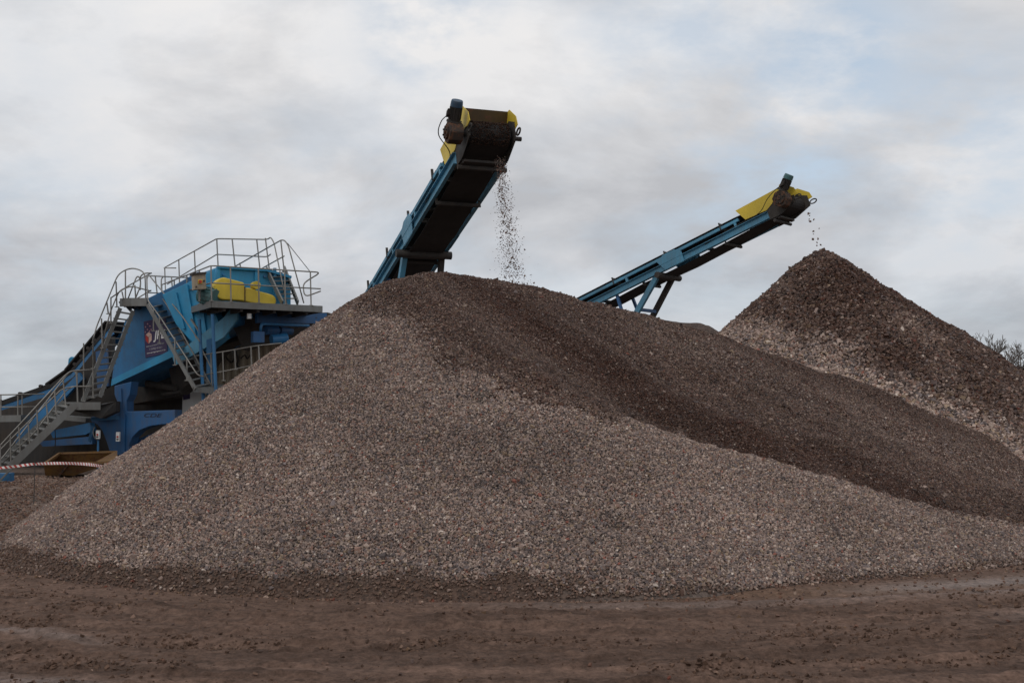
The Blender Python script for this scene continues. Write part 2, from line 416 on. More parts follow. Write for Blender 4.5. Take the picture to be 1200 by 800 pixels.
# ================================================================== small brown heap behind
bp_ = P(800, 377, 46)
hx = np.arange(bp_.x-10, bp_.x+10, .15); hy = np.arange(bp_.y-9, bp_.y+9, .15)
HX, HY = np.meshgrid(hx, hy)
HH = envelope(HX, HY, ridge([(P(760,377,46), .62, .7), (P(806,377,46), .62, .5)]))+.22*fbm(HX*1.1, HY*1.1, 4, 90)
heap = thing('soil_heap', 'low dark brown heap just showing behind the near pile, between conveyor and cobble pile', 'soil heap', (bp_.x, bp_.y, 0))
hb, V, idx = grid_mesh('heap_bed', hx, hy, np.maximum(HH, -.15), M['cobblebed'], HH > -.12, True, heap)
set_attr(hb.data, 'stone_colour', np.tile(np.array([[.12,.075,.055]]), (len(V), 1)), 'FLOAT_COLOR'); set_attr(hb.data, 'wet', np.ones(len(V))*.5, 'FLOAT')

# ================================================================== GROUND
def axis(a, b, st, far, g=1.13):
    mid = list(np.arange(a, b, st)); lo = []; s = st; p = a
    while p > -far: s *= g; p -= s; lo.append(p)
    hi = []; s = st; p = mid[-1]
    while p < far: s *= g; p += s; hi.append(p)
    return np.array(lo[::-1]+mid+hi)
gxs = axis(-8.5, 8.5, .026, 2500); gys = axis(6.2, 17.5, .026, 2500)
X, Y = np.meshgrid(gxs, gys)
rho = np.hypot(X, Y-26.0); th = np.arctan2(X, 26.0-Y)
s_ = th*17
fade = sstep(60, 22, np.hypot(X, Y))
road = sstep(11.0, 12.6, rho)*sstep(22, 19, Y)      # driven strip in front of the pile
ruts = .045*fbm(rho*2.1, s_*.16, 3, 1)+.022*fbm(rho*6.5+.4*fbm(s_*.3, rho, 2, 4), s_*.55, 3, 2)
clods = .05*np.clip(fbm(rho*5.5, s_*2.6, 4, 6)-.05, 0, 1)+.05*np.clip(fbm(rho*11, s_*4.5, 3, 12)-.16, 0, 1)*(.4+1.2*np.clip(fbm(rho*1.2, s_*.25, 2, 19)+.3, 0, 1))
rough_zone = sstep(14.2, 15.0, rho)
Z = (ruts*(.35+.65*rough_zone)+clods*(.12+1.3*rough_zone)+.008*fbm(X*14, Y*14, 2, 9))*fade
# smooth wheel-pressed strip against the toe, with a raised lip
Z += -.03*np.exp(-((rho-13.95)/.30)**2)*fade*sstep(-4.5,-1,X)+.03*np.exp(-((rho-14.55)/.16)**2)*fade*sstep(-3,0,X)
# lug pattern where a loader tyre ran, on the right
lug = np.exp(-((rho-14.0-.02*s_)/.26)**4)*sstep(2.0, 3.2, X)
Z += .010*lug*np.sin((s_*2.2+np.abs(rho-14.0)*1.6)*6.283*1.1)*fade
for (r0, dr, wd_) in [(15.35,.10,.11), (15.75,-.15,.10), (16.75,.25,.13), (17.2,.1,.12), (18.15,-.2,.14), (18.7,.1,.14)]:
    rc = r0+dr*np.sin(s_*.25+r0); g_ = np.exp(-((rho-rc)/wd_)**2); lips = np.exp(-((rho-rc-wd_*1.7)/(wd_*.5))**2)+np.exp(-((rho-rc+wd_*1.7)/(wd_*.5))**2)
    on = np.clip(.55+1.2*vnoise(s_*.22+r0*7, s_*0+r0, 31), 0, 1)*fade
    Z += on*(-.035*g_+.022*lips*(1+1.5*fbm(X*9, Y*9, 2, 33))) + on*.007*g_*np.sign(np.sin(s_*6.283*3.2+(rho-rc)*22))
Z += .10*np.exp(-(((X+7.1)/.55)**2+((Y-16.6)/.35)**2))*(1+fbm(X*6,Y*6,3,14))
Z -= .015
def ground_mat():
    m, nt, b = newmat('brown mud'); L = nt.links
    a = N(nt, 'ShaderNodeAttribute', attribute_name='mud_colour')
    w = N(nt, 'ShaderNodeAttribute', attribute_name='wet')
    tc = N(nt, 'ShaderNodeTexCoord')
    n1 = noise_node(nt, 15, 8, .8, tc.outputs['Object']); n2 = noise_node(nt, 3.1, 6, .6, tc.outputs['Object'])
    r1 = ramp(nt, n1.outputs[0], [(.34, .45), (.66, 1.45)]); r2 = ramp(nt, n2.outputs[0], [(.3, .82), (.7, 1.18)])
    v1 = N(nt, 'ShaderNodeVectorMath', operation='MULTIPLY'); L.new(a.outputs['Color'], v1.inputs[0]); L.new(r1.outputs['Color'], v1.inputs[1])
    v2 = N(nt, 'ShaderNodeVectorMath', operation='MULTIPLY'); L.new(v1.outputs[0], v2.inputs[0]); L.new(r2.outputs['Color'], v2.inputs[1])
    L.new(v2.outputs[0], b.inputs['Base Color'])
    mr = N(nt, 'ShaderNodeMapRange'); mr.inputs['To Min'].default_value = .95; mr.inputs['To Max'].default_value = .55
    L.new(w.outputs['Fac'], mr.inputs['Value']); L.new(mr.outputs[0], b.inputs['Roughness']); b.inputs['Specular IOR Level'].default_value = .12
    bp = N(nt, 'ShaderNodeBump'); bp.inputs['Distance'].default_value = .03; bp.inputs['Strength'].default_value = 1.0
    L.new(n1.outputs[0], bp.inputs['Height']); L.new(bp.outputs[0], b.inputs['Normal'])
    return m
go, V, idx = grid_mesh('ground', gxs, gys, Z, ground_mat())
tag(go, kind='structure')
vx, vy = V[:,0], V[:,1]; rv = np.hypot(vx, vy-26); sv = np.arctan2(vx, 26-vy)*17
c = np.array([.178,.112,.084])
col = np.tile(c, (len(V), 1))
streak = fbm(rv*1.6, sv*.12, 4, 51)
cl = np.clip(fbm(rv*5.5, sv*2.2, 4, 6)+.08, 0, .6)*sstep(13.9, 14.8, rv)
col *= (1+.35*streak+.34*fbm(rv*5.0+.25*np.sin(sv*.5), sv*.09, 3, 57)*sstep(14, 15, rv))[:, None]*(1-.75*cl*(1+streak))[:, None]
pathm = np.exp(-((rv-13.85)/.34)**2)*sstep(-4.5, -.5, vx)                    # reddish pressed fines
col = col*(1-.7*pathm[:,None])+np.array([.175,.105,.068])*.7*pathm[:,None]
pale_sheen = (np.exp(-((rv-14.55-.1*np.sin(sv))/.22)**2)*sstep(-2, 2, vx)*.5 + np.exp(-((rv-13.75)/.22)**2)*sstep(2.6, 4.4, vx)*.9
         + np.exp(-((rv-15.6)/.3)**2)*sstep(3.5, 5.5, vx)*.6 + np.exp(-((rv-(16.2+.22*(vx+5)))/.10)**2)*sstep(-2.6,-3.6,vx)*.55
         + np.exp(-((rv-18.1)/.22)**2)*sstep(-2.2,-3.2,vx)*.5)*(.5+1.0*np.clip(fbm(rv*3, sv*.7, 3, 77)+.5, 0, 1))
pale_sheen = np.clip(pale_sheen, 0, 1)[:, None]
col = col*(1-pale_sheen*.6)+np.array([.30,.25,.23])*pale_sheen*.6  # whitish damp sheen and pale track lines painted into the mud colour
backyard = sstep(17, 20, vy)[:, None]
col = col*(1-backyard)+(np.array([.17,.122,.098])*(1+.5*fbm(vx*.5, vy*.3, 4, 81))[:,None])*backyard
set_attr(go.data, 'mud_colour', col, 'FLOAT_COLOR')
set_attr(go.data, 'wet', np.clip(.15+.9*pale_sheen[:,0]+.3*fbm(rv*1.5, sv*.3, 3, 58)+.25*pathm, 0, 1), 'FLOAT')

# crumbs of mud thrown up by the tyres, lying on the driven ground
def gz_at(x, y):
    return Z[np.minimum(len(gys)-1, np.searchsorted(gys, y)), np.minimum(len(gxs)-1, np.searchsorted(gxs, x))]
x = rng.uniform(-8.5, 8.5, 260000); y = rng.uniform(6.6, 14.5, 260000)
rr_ = np.hypot(x, y-26); ss_ = np.arctan2(x, 26-y)*17
pr = np.clip(fbm(rr_*3.0, ss_*.7, 4, 91)*2.2+fbm(rr_*9, ss_*3, 2, 93)*.8-.10, 0, 1)*sstep(14.2, 15.2, rr_)*.34+.012
hr = np.where(y < ys[0], -5, sample(xs, ys, Hn, x, np.maximum(y, ys[0])))
ok = (rng.random(len(x)) < pr) & (hr < -.1) & (np.abs(x/y) < .46); x, y = x[ok], y[ok]; n = len(x); print('clods', n)
size = .009+.026*rng.random(n)**2.8
cm = np.array([.125,.076,.054])*(.55+.7*rng.random((n,1)))
o = stones('mud_clods', np.c_[x, y, gz_at(x, y)+size*.1], size, cm, np.zeros(n), M['stone'], flat=.45)
tag(o, 'crumbs of brown mud lying along the tyre tracks in the foreground', 'mud clods', kind='stuff')

# loose pebbles shed from the pile onto the mud: one uncounted litter
x = rng.uniform(-9, 9, 90000); y = rng.uniform(7, 24, 90000)
hr = sample(xs, ys, Hn, np.clip(x, xs[0], xs[-1]-.1), np.clip(y, ys[0], ys[-1]-.1)); hr = np.where(y < ys[0], -5, hr)
d = -hr/.6
prob = .5*1.2*np.exp(-d/.10)+.35*np.exp(-d/.45)+.02+.22*((x < -5) & (y > 16.5))*(d < 4)
ok = (hr < 0) & (rng.random(len(x)) < prob); x, y = x[ok], y[ok]; n = len(x)
gz = np.array([Z[min(len(gys)-1, np.searchsorted(gys, b))][min(len(gxs)-1, np.searchsorted(gxs, a_))] for a_, b in zip(x, y)])
size = .014+.02*rng.random(n)**2
# gravel trodden into the yard beside the plant
xb = rng.uniform(-17, -4.5, 26000); yb = rng.uniform(16.5, 37, 26000)
hb_ = np.where((xb > xs[0]) & (yb < ys[-1]), sample(xs, ys, Hn, np.clip(xb, xs[0], xs[-1]-.1), np.clip(yb, ys[0], ys[-1]-.1)), -5)
kb = (hb_ < 0) & (fbm(xb*.7, yb*.4, 3, 97) > -.12); xb, yb = xb[kb], yb[kb]
x = np.r_[x, xb]; y = np.r_[y, yb]; gz = np.r_[gz, gz_at(xb, yb)]; size = np.r_[size, .018+.035*rng.random(len(xb))**2]; n = len(x)
cols = palette(n)*np.array([.66,.56,.50])

o = stones('loose_pebbles', np.c_[x, y, gz+size*.2], size, cols, np.zeros(n)+.2, M['stone'])
tag(o, 'small stones shed onto the brown mud around the near pile', 'pebbles', kind='stuff')

# ================================================================== CONVEYORS
def conveyor(head, via, name, label, legA, W=1.0, foot_back=3.4, idl=1.9, G=1.0):
    a = (via-head).normalized()                       # down the belt
    d = -a; s = d.cross(Vector((0,0,1))).normalized() # travel-right
    n = s.cross(d).normalized()
    if n.z < 0: n = -n
    Lg = (head.z-.9)/(-a.z)
    foot = head+a*Lg
    T = thing(name, label, 'conveyor', (foot.x, foot.y, 0))
    K = 1.0 if G < .8 else .82
    X = lambda p, q, r: head+a*p+s*q+n*(r*K)
    hw = W/2
    for sd in (1, -1):
        q = sd*(hw+.06)
        mb = MB()
        mb.beam(X(.55, q, -.20), X(Lg, q, -.20), .012, .24, n)          # web
        for rz in (-.085, -.315): mb.beam(X(.55, q+sd*.035, rz), X(Lg, q+sd*.035, rz), .07, .014, n)
        mb.build('side_frame', M['pale'], T)
        mb = MB(); mb.beam(X(1.42, q, .13), X(Lg, q, .13), .07, .08, n); mb.build('top_chord', M['pale'], T)
        k = 0; p = 1.55
        while p < Lg:
            MB().beam(X(p, q+.001, -.083), X(p, q+.001, .092), .06, .07, a).build('chord_post', M['pale'], T); p += idl; k += 1
        # joint plate where the two boom sections bolt together
        mb = MB(); mb.prism([X(legA-1.0, q+sd*.05, -.34), X(legA-.35, q+sd*.05, -.34), X(legA-.15, q+sd*.05, .06), X(legA-.4, q+sd*.05, .21), X(legA-.8, q+sd*.05, .21), X(legA-1.0, q+sd*.05, .04)], s*sd*.014)
        mb.build('joint_plate', M['pale'], T)
    # belt: troughed carrying run, head wrap and return run as one band
    prof = [(-hw*.95, .30), (-hw*.5, .20), (hw*.5, .20), (hw*.95, .30)]
    mb = MB(); rows = []
    ps = [Lg, Lg*.5, 1.6]
    for p in ps: rows.append([X(p, q, r) for q, r in prof])
    for t in range(0, 9):
        an = math.pi/2-math.pi*t/8
        rows.append([X(-.22*K*math.cos(an)+.0, q*.96/.95, .0+.23*math.sin(an)) for q in (-hw*.95, -hw*.5, hw*.5, hw*.95)])
    rows.append([X(1.2, q, -.34) for q in (-hw*.95, -hw*.5, hw*.5, hw*.95)])
    p = 2.0
    while p < Lg:
        for dp, sg in ((0, -.37), (idl*.75, -.42)):
            rows.append([X(p+dp, q, sg) for q in (-hw*.95, -hw*.5, hw*.5, hw*.95)])
        p += idl*1.5
    vs = [v for r in rows for v in r]; fs = []
    for i in range(len(rows)-1):
        for k in range(3): fs.append((i*4+k, i*4+k+1, (i+1)*4+k+1, (i+1)*4+k))
    mb.add(vs, fs); b = mb.build('belt', M['rubber'], T)
    sm = b.modifiers.new('thick', 'SOLIDIFY'); sm.thickness = .016
    p = 2.0
    while p < Lg:                                     # idlers above and return rollers below
        mb = MB(); mb.tube([X(p, -hw*.5, .145), X(p, hw*.5, .145)], .045)
        mb.tube([X(p, -hw*.5, .15), X(p, -hw-.04, .27)], .045); mb.tube([X(p, hw*.5, .15), X(p, hw+.04, .27)], .045)
        mb.beam(X(p, -hw-.09, .09), X(p, hw+.09, .09), .05, .05, n)
        mb.beam(X(p, -hw-.09, .09), X(p, -hw-.09, .33), .05, .03, a); mb.beam(X(p, hw+.09, .09), X(p, hw+.09, .33), .05, .03, a)
        mb.build('idler', M['dark'], T)
        p += idl
    p = 2.0
    while p < Lg:
        mb = MB(); mb.tube([X(p, -hw-.03, -.425), X(p, hw+.03, -.425)], .045)
        for q in (-hw-.05, hw+.05): mb.beam(X(p, q, -.3), X(p, q, -.46), .05, .02, a)
        mb.build('return_roller', M['dark'], T); p += idl*1.5
    p = 2.6
    while p < Lg: MB().beam(X(p, -hw-.05, -.27), X(p, hw+.05, -.27), .08, .06, n).build('cross_member', M['dark'], T); p += idl
    # head drum and its dirty bearing plates
    mb = MB(); mb.tube([X(0, -hw, 0), X(0, hw, 0)], .195*K, 24); mb.tube([X(0, -hw-.28, 0), X(0, hw+.16, 0)], .045, 12)
    mb.build('head_drum', M['dark'], T, smooth=False)
    for sd in (1, -1):
        q = sd*(hw+.045)
        mb = MB(); mb.prism([X(-.30, q, -.18), X(-.30, q, .18), X(-.05, q, .34), (X(.45, q, .28)), X(.75, q, .02), X(.75, q, -.36), X(.22, q, -.36)], s*sd*.016)
        mb.build('bearing_plate', M['dark'], T)
        mb = MB(); c0 = X(-.30, q+sd*.03, -.08)       # lifting / tension eye at the nose
        ring = [c0+(d*(.10+.10*math.cos(t))+n*.055*math.sin(t)) for t in np.linspace(0, 2*math.pi, 17)]
        mb.tube(ring, .018, 6, cap=False); mb.build('lifting_eye', M['dark'], T)
    # scraper frame under the nose
    mb = MB(); mb.beam(X(.30, -hw-.02, -.40), X(.30, hw+.02, -.40), .10, .05, n); mb.tube([X(.42, -hw-.08, -.46), X(.42, hw+.10, -.46)], .045)
    for sd in (-1, 1): mb.beam(X(.36, sd*hw, -.36), X(.62, sd*hw, -.30), .05, .07, n)
    mb.build('belt_scraper', M['dark'], T)
    # yellow hood: back plate leaning over the drum, two cheeks reaching forward, long side guards behind
    nose = MB(); nose.prism([X(.22, -hw-.065, .16), X(.22, hw+.065, .16), X(-.02, hw+.065, .565), X(-.02, -hw-.065, .565)], a*.01)
    nose.build('hood_plate', M['mudshadeyellow'], T)  # mud, plus the shade of its downward face, put into the paint colour
    for sd in (1, -1):
        q = sd*(hw+.065)
        mb = MB(); mb.prism([X(.24, q, .15), X(-.02, q, .575), X(-.10, q, .56), X(-.38, q, .26), X(-.42, q, .06), X(-.26, q, .04)], s*sd*.01)
        mb.build('hood_cheek', M['yellow'], T)
        mb = MB(); mb.prism([X(-.02, q, .50), X(1.42, q, .46), X(1.22, q, .02), X(.55, q, -.02), X(.35, q, .10)], s*sd*.01)
        mb.build('side_guard', M['yellow'], T)
    # drive on the travel-right side
    g0 = X(-.06, hw+.10+.24*G, -.02)
    mb = MB()
    ax = a*.27*G; nx = n*.27*G
    hexp = [g0+ax*math.cos(t)+nx*math.sin(t)*1.05-s*.19*G for t in [R(22+45*k) for k in range(8)]]
    mb.prism(hexp, s*.36*G); gb = mb.build('gearbox', M['rust'], T, bevel=.02)
    mb = MB(); mb.tube([g0+s*.17*G, g0+s*.215*G], .17*G, 20); mb.tube([g0+s*.215*G, g0+s*.25*G], .05*G, 12)
    for k in range(6):
        t = k*math.pi/3; c_ = g0+s*.22*G+(a*math.cos(t)+n*math.sin(t))*.13*G; mb.tube([c_-s*.02, c_+s*.018], .018, 6)
    mb.build('bearing_cover', M['rust'], gb)
    m0 = g0+n*.24*G-a*.10*G; mdir = (n*1+d*1.05).normalized()
    mo = MB(); mo.tube([m0, m0+mdir*.04*G], .19*G, 20); mo.tube([m0+mdir*.04*G, m0+mdir*.40*G], .135*G, 20)
    for k in range(20):
        t = k*math.pi/10; e = (a*math.cos(t)+s*math.sin(t)); e = (e-mdir*e.dot(mdir)).normalized()
        mo.beam(m0+mdir*.08*G+e*.142*G, m0+mdir*.38*G+e*.142*G, .008, .024, e)
    mot = mo.build('drive_motor', M['dark'], T)
    cp = MB(); cp.tube([m0+mdir*.40*G, m0+mdir*.50*G, m0+mdir*.535*G, m0+mdir*.55*G], .155*G, 20, r2=.135*G); cp.build('fan_cover', M['motorblue'] if G < .8 else M['teal'], mot)
    jb = MB(); jb.box(m0+mdir*.22*G+s*.17*G, a*.07*G, mdir*.08*G, s*.05*G); jb.build('terminal_box', M['dark'], mot, bevel=.01)
    cb = MB(); cb.tube(curve_pts([m0+mdir*.16*G+s*.2*G, m0+mdir*.05*G+s*.30*G+a*.1, m0-mdir*.15*G+s*.25*G+a*.3, X(.8, hw+.09, .0), X(1.6, hw+.09, -.03), X(2.6, hw+.09, -.12)]), .010, 6)
    cb.build('power_cable', M['dark'], mot)
    # legs
    for sd in (1, -1):
        q = sd*(hw+.02); top = X(legA, q, -.33)
        f = Vector((top.x, top.y, 0))+Vector((a.x, a.y, 0)).normalized()*foot_back+s*sd*.25
        mb = MB(); mb.beam(top, f, .15, .11, s); mb.box(f+Vector((0,0,.01)), (.16,0,0), (0,.16,0), (0,0,.012))
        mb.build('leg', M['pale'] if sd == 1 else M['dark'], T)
        t2 = X(legA+.15, q, -.33); mb = MB(); mid = top.lerp(f, .26)
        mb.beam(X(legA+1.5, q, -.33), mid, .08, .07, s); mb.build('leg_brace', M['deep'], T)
    l1, l2 = X(legA, hw, -.38), X(legA, -hw, -.38)
    f1 = Vector((l1.x, l1.y, 0))+Vector((a.x, a.y, 0)).normalized()*foot_back; f2 = Vector((l2.x, l2.y, 0))+Vector((a.x, a.y, 0)).normalized()*foot_back
    mb = MB(); mb.beam(l1, l2, .16, .14)
    mb.tube([X(legA-.1, -hw-.2, -.40), X(legA-.1, hw+.25, -.40)], .09, 12)
    mb.build('leg_cross_beam', M['dark'], T)
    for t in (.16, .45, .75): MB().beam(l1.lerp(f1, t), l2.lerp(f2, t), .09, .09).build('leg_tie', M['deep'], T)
    # tail drum and feed boot
    mb = MB(); mb.tube([X(Lg, -hw, -.05), X(Lg, hw, -.05)], .24, 20); mb.build('tail_drum', M['dark'], T)
    for sd in (1, -1): MB().prism([X(Lg-2, sd*hw, .2), X(Lg+.3, sd*hw, .2), X(Lg+.3, sd*(hw+.2), .9), X(Lg-2, sd*(hw+.2), .8)], s*sd*.012).build('feed_boot', M['blue'], T)
    for sd in (1, -1): MB().beam(X(Lg-.2, sd*hw, -.3), Vector((X(Lg-.2, sd*hw, 0).x, X(Lg-.2, sd*hw, 0).y, 0)), .12, .12).build('tail_support', M['deep'], T)
    return T, X, a, s, n
H1 = P(571, 160, 23.0); V1 = P(473, 316, 28.6)
c1, X1, a1, s1, n1 = conveyor(H1, V1, 'belt_conveyor', 'tall middle blue conveyor seen from below, black underside, dropping gravel onto the near pile', 4.6, .80, 2.2, G=.76)
H2 = P(928, 238, 33.0); V2 = P(690, 357, 37.3)
c2, X2, a2, s2, n2 = conveyor(H2, V2, 'belt_conveyor', 'right hand blue conveyor seen from its side with long yellow guard, above the cobble pile', 4.35, .76, 3.9, G=.84)
# gravel clinging round the first head
k = 700; p = rng.uniform(-.28, .3, k); q = rng.uniform(-.36, .38, k); an = rng.uniform(-1.2, 1.5, k)
pts = np.array([X1(-.26*math.cos(t), b, .26*math.sin(t)) for t, b in zip(an, q)])
o = stones('carried_gravel', pts, .012+.016*rng.random(k), palette(k)*np.array([.13,.09,.07]), np.ones(k)*.4, M['stone'], c1); o['kind'] = 'stuff'

# ---- falling stones
def rock(name):
    V = CUBE*(.6+.4*rng.random((8,1)))+rng.normal(0, .15, (8,3)); V[:,2] *= .7
    o = mesh_np(name, V*.5, CF, M['stone'])
    c = palette(1)[0]*np.array([.75,.68,.64]); set_attr(o.data, 'stone_colour', np.tile(c, (8,1)), 'FLOAT_COLOR'); set_attr(o.data, 'wet', np.ones(8)*.4, 'FLOAT')
    return o
first = {}
def fall(start, end, n, spread0, spread1, smin, smax, label, group, key, curve=.0, drift=Vector((0,0,0)), ts=None):
    for i in range(n):
        t = rng.random()**.8 if ts is None else ts[i]
        zt = t
        p = start.lerp(end, zt); p += (end-start).cross(Vector((0,1,0))).normalized()*curve*math.sin(math.pi*t)
        sp = spread0+(spread1-spread0)*t
        p += Vector((rng.normal(0, sp), rng.normal(0, sp), rng.normal(0, .05)))
        kk = (key, i % 6)
        if kk not in first: o = first[kk] = rock('falling_stone')
        else: o = first[kk].copy(); sc.collection.objects.link(o)
        sz = smin+(smax-smin)*rng.random()**1.5
        o.location = p; o.scale = (sz*1.2, sz, sz*(1+.3*rng.random())); o.rotation_euler = tuple(rng.uniform(0, 6.28, 3))
        tag(o, label, 'stone', group)
S0 = P(586, 186, 22.5); S1 = P(607, 338, 21.4)
fall(S0, S1, 285, .045, .10, .012, .029, 'small dark wet stone in the stream falling from the tall middle conveyor', 'stones falling from the middle conveyor', 'a', curve=-.05)
fall(P(948,249,32.6), P(963,298,33), 17, .04, .07, .028, .062, 'dark wet stone falling from the right hand conveyor towards the cobble pile tip', 'stones falling from the right hand conveyor', 'b',
     ts=[.0,.04,.08,.1,.13,.17,.2,.45,.5,.53,.58,.62,.7,.8,.86,.95,.97,.3,.9])
k = 1700; t = rng.random(k); base = np.array(S0)[None]*(1-t[:,None])+np.array(S1)[None]*t[:,None]
base += rng.normal(0, 1, (k,3))*np.array([1,1,.5])*(.055+.09*t)[:,None]; base[:,0] -= .06*t
o = stones('falling_grit', base, .006+.008*rng.random(k), palette(k)*.6, np.ones(k)*.3, M['stone'])
tag(o, 'fine grit drifting beside the gravel stream of the tall middle conveyor', 'falling grit', kind='stuff')

# ================================================================== SCREENING PLANT (left)
C0 = P(248, 352, 37.0)
e1 = Vector((.872, .489, 0)); e2 = Vector((-.489, .872, 0)); UP = Vector((0,0,1))
PL = thing('screening_plant', 'big blue screening plant on the left with galvanised stairs, railed platforms and yellow drive guard', 'screening plant', (-10, 40, 0))
def planepoint(u, v, p0, n):
    d = ray(u, v); o = Vector((0,0,EYE)); t = (p0-o).dot(n)/d.dot(n); return o+d*t
def poly(pts, p0, n): return [planepoint(u, v, p0, n) for u, v in pts]
# rails: handrail loops, with posts as pieces of the railing
def railing(name, tops, mids, posts, r=.022, extra=(), label=None):
    mb = MB(); mb.tube(rounded(tops[0], .18), r); rl = mb.build(name, M['rail'], PL, smooth=True)
    for t in tops[1:]: MB().tube(rounded(t, .15), r).build('top_rail', M['rail'], rl, smooth=True)
    for t in mids: MB().tube(rounded(t, .12), r*.95).build('mid_rail', M['rail'], rl, smooth=True)
    for a_, b_ in posts:
        mb = MB(); mb.tube([a_, b_], r*1.05); mb.box(Vector(b_)+UP*.01, (.06,0,0), (0,.045,0), (0,0,.012)); mb.build('rail_post', M['rail'], rl)
    return rl
# --- body: inclined hopper housing
pn = Vector((.0, 1, 0)); pn = Vector((.30, .954, 0)).normalized(); p0 = P(200, 400, 39.8)
body = MB(); body.prism(poly([(130,452),(133,425),(146,376),(165,353),(200,336),(232,318),(262,352),(280,368),(277,379),(240,396),(200,419)], p0, pn), pn*2.6)
bd = body.build('hopper_body', M['blue'], PL, bevel=.03)
lip = MB()
pp = poly([(130,452),(200,419),(240,396),(277,379)], p0-pn*.05, pn); qq = poly([(131,444),(200,410),(240,388),(277,371)], p0-pn*.05, pn)
for i in range(3): lip.prism([pp[i], pp[i+1], qq[i+1], qq[i]], pn*.045)
lip.build('flange', M['bright'], bd)
# ribs on the upper sloping cheek
up_ = MB(); up_.prism(poly([(190,345),(243,320),(254,313),(262,330),(262,352),(250,360),(262,395),(240,412),(222,398),(206,380)], p0-pn*.5, pn), pn*.44)
cheek = up_.build('chute_cheek', M['bright'], PL, bevel=.02)
for (ua, va, ub, vb) in [(206,343,216,385),(219,334,229,392),(233,326,243,404)]:
    q = poly([(ua,va),(ub,vb)], p0-pn*.55, pn); MB().beam(q[0], q[1], .07, .08, pn).build('stiffener', M['bright'], cheek)
# lower right chute edge with pale flange
fl = MB(); fl.prism(poly([(262,372),(278,352),(278,374),(262,395),(205,428),(202,418)], p0-pn*.65, pn), pn*.1); fl.build('chute_flange', M['pale'], PL)
# --- screen box on the top platform
sp0 = C0+e2*1.5
sb = MB(); sb.prism(poly([(254,313),(262,311),(312,317),(341,325),(341,358),(250,358)], sp0, e2), e2*3.4)
box = sb.build('screen_box', M['bright'], PL, bevel=.03)
for u_ in (256, 300, 322):
    q = poly([(u_,314),(u_,357)], sp0-e2*.04, e2); MB().beam(q[0], q[1], .09, .07, e2).build('stiffener', M['bright'], box)
q = poly([(254,312.5),(312,316.5),(341,325)], sp0-e2*.06, e2)
mb = MB(); mb.beam(q[0], q[1], .12, .08); mb.beam(q[1], q[2], .12, .08); mb.build('top_flange', M['bright'], box)
for (u_, v_) in [(262,322),(262,334),(310,324),(334,330),(334,342),(318,325)]:
    c_ = planepoint(u_, v_, sp0-e2*.03, e2); MB().tube([c_+e2*.04, c_-e2*.05], .04, 8).build('bolt', M['blue'], box)
# --- yellow drive guard
gp = C0+e2*.55
outline = []
cA = (263, 338); cB = (315, 352.5)
for k in range(13):
    t = math.pi*.5+math.pi*k/12; outline.append((cA[0]+12.2*math.cos(t), cA[1]-13*math.sin(t)))
outline += [(283,352),(296,355)]
for k in range(9):
    t = -math.pi*.42+math.pi*.8*k/8; outline.append((cB[0]+9*math.cos(t), cB[1]-8*math.sin(t)))
outline += [(304,341),(292,337),(287,337),(286,331)]
mb = MB(); mb.prism(poly(outline, gp, e2), e2*.42); gd = mb.build('drive_guard', M['yellow'], PL, bevel=.035)
mb = MB(); c_ = planepoint(301, 334, gp-e2*.03, e2); mb.tube([c_, c_+e2*.3], .125, 20); mb.build('shaft_cover', M['yellow'], gd)
mb = MB(); q = poly([(287,336),(287,353)], gp-e2*.012, e2); mb.beam(q[0], q[1], .03, .03, e2); mb.build('guard_seam', M['mudshadeyellow'], gd)
c_ = planepoint(263, 338, gp-e2*.01, e2)
mb = MB(); mb.tube([planepoint(252,349,C0+e2*.5,e2), planepoint(236,345,C0+e2*.9,e2)], .26, 18); mo = mb.build('screen_motor', M['teal'], PL)
mb = MB()
for k in range(14):
    t = k*math.pi/7; A_ = planepoint(252,349,C0+e2*.5,e2); B_ = planepoint(236,345,C0+e2*.9,e2); dd = (B_-A_).normalized(); x_ = dd.cross(UP).normalized(); y_ = dd.cross(x_)
    e = x_*math.cos(t)+y_*math.sin(t); mb.beam(A_.lerp(B_, .1)+e*.27, A_.lerp(B_, .9)+e*.27, .012, .03, e)
mb.build('cooling_fins', M['teal'], mo)
# control box
cp0 = C0+e2*1.0-e1*.05
q = poly([(227,321),(241,320),(242,338.5),(228,339.5)], C0+e2*.35, e2)
mb = MB(); mb.prism(q, e2*.28); cbx = mb.build('control_box', M['white'] if False else M['beige'], PL, bevel=.015)
q = poly([(226,319.5),(242,318.5),(242,321),(226,322)], C0+e2*.30, e2); mb = MB(); mb.prism(q, e2*.38); mb.build('rain_lid', M['dark'], cbx)
mb = MB(); c_ = planepoint(234.5,330,C0+e2*.33,e2); mb.tube([c_, c_-e2*.05], .05, 12); mb.build('red_switch', M['red'], cbx)
q = poly([(232,327.5),(237,327.5),(237,332.5),(232,332.5)], C0+e2*.345, e2); mb = MB(); mb.prism(q, -e2*.02); mb.build('switch_plate', M['yellow'], cbx)
mb = MB(); c_ = planepoint(239,329,C0+e2*.33,e2); mb.tube([c_, c_-e2*.03], .03, 10); c_ = planepoint(230,336,C0+e2*.33,e2); mb.tube([c_, c_-e2*.03], .025, 10); mb.build('push_buttons', M['dark'], cbx)
mb = MB(); q0 = planepoint(234,340,C0+e2*.5,e2); mb.beam(q0, Vector((q0.x, q0.y, C0.z)), .06, .06); mb.build('box_stand', M['galv'], cbx)
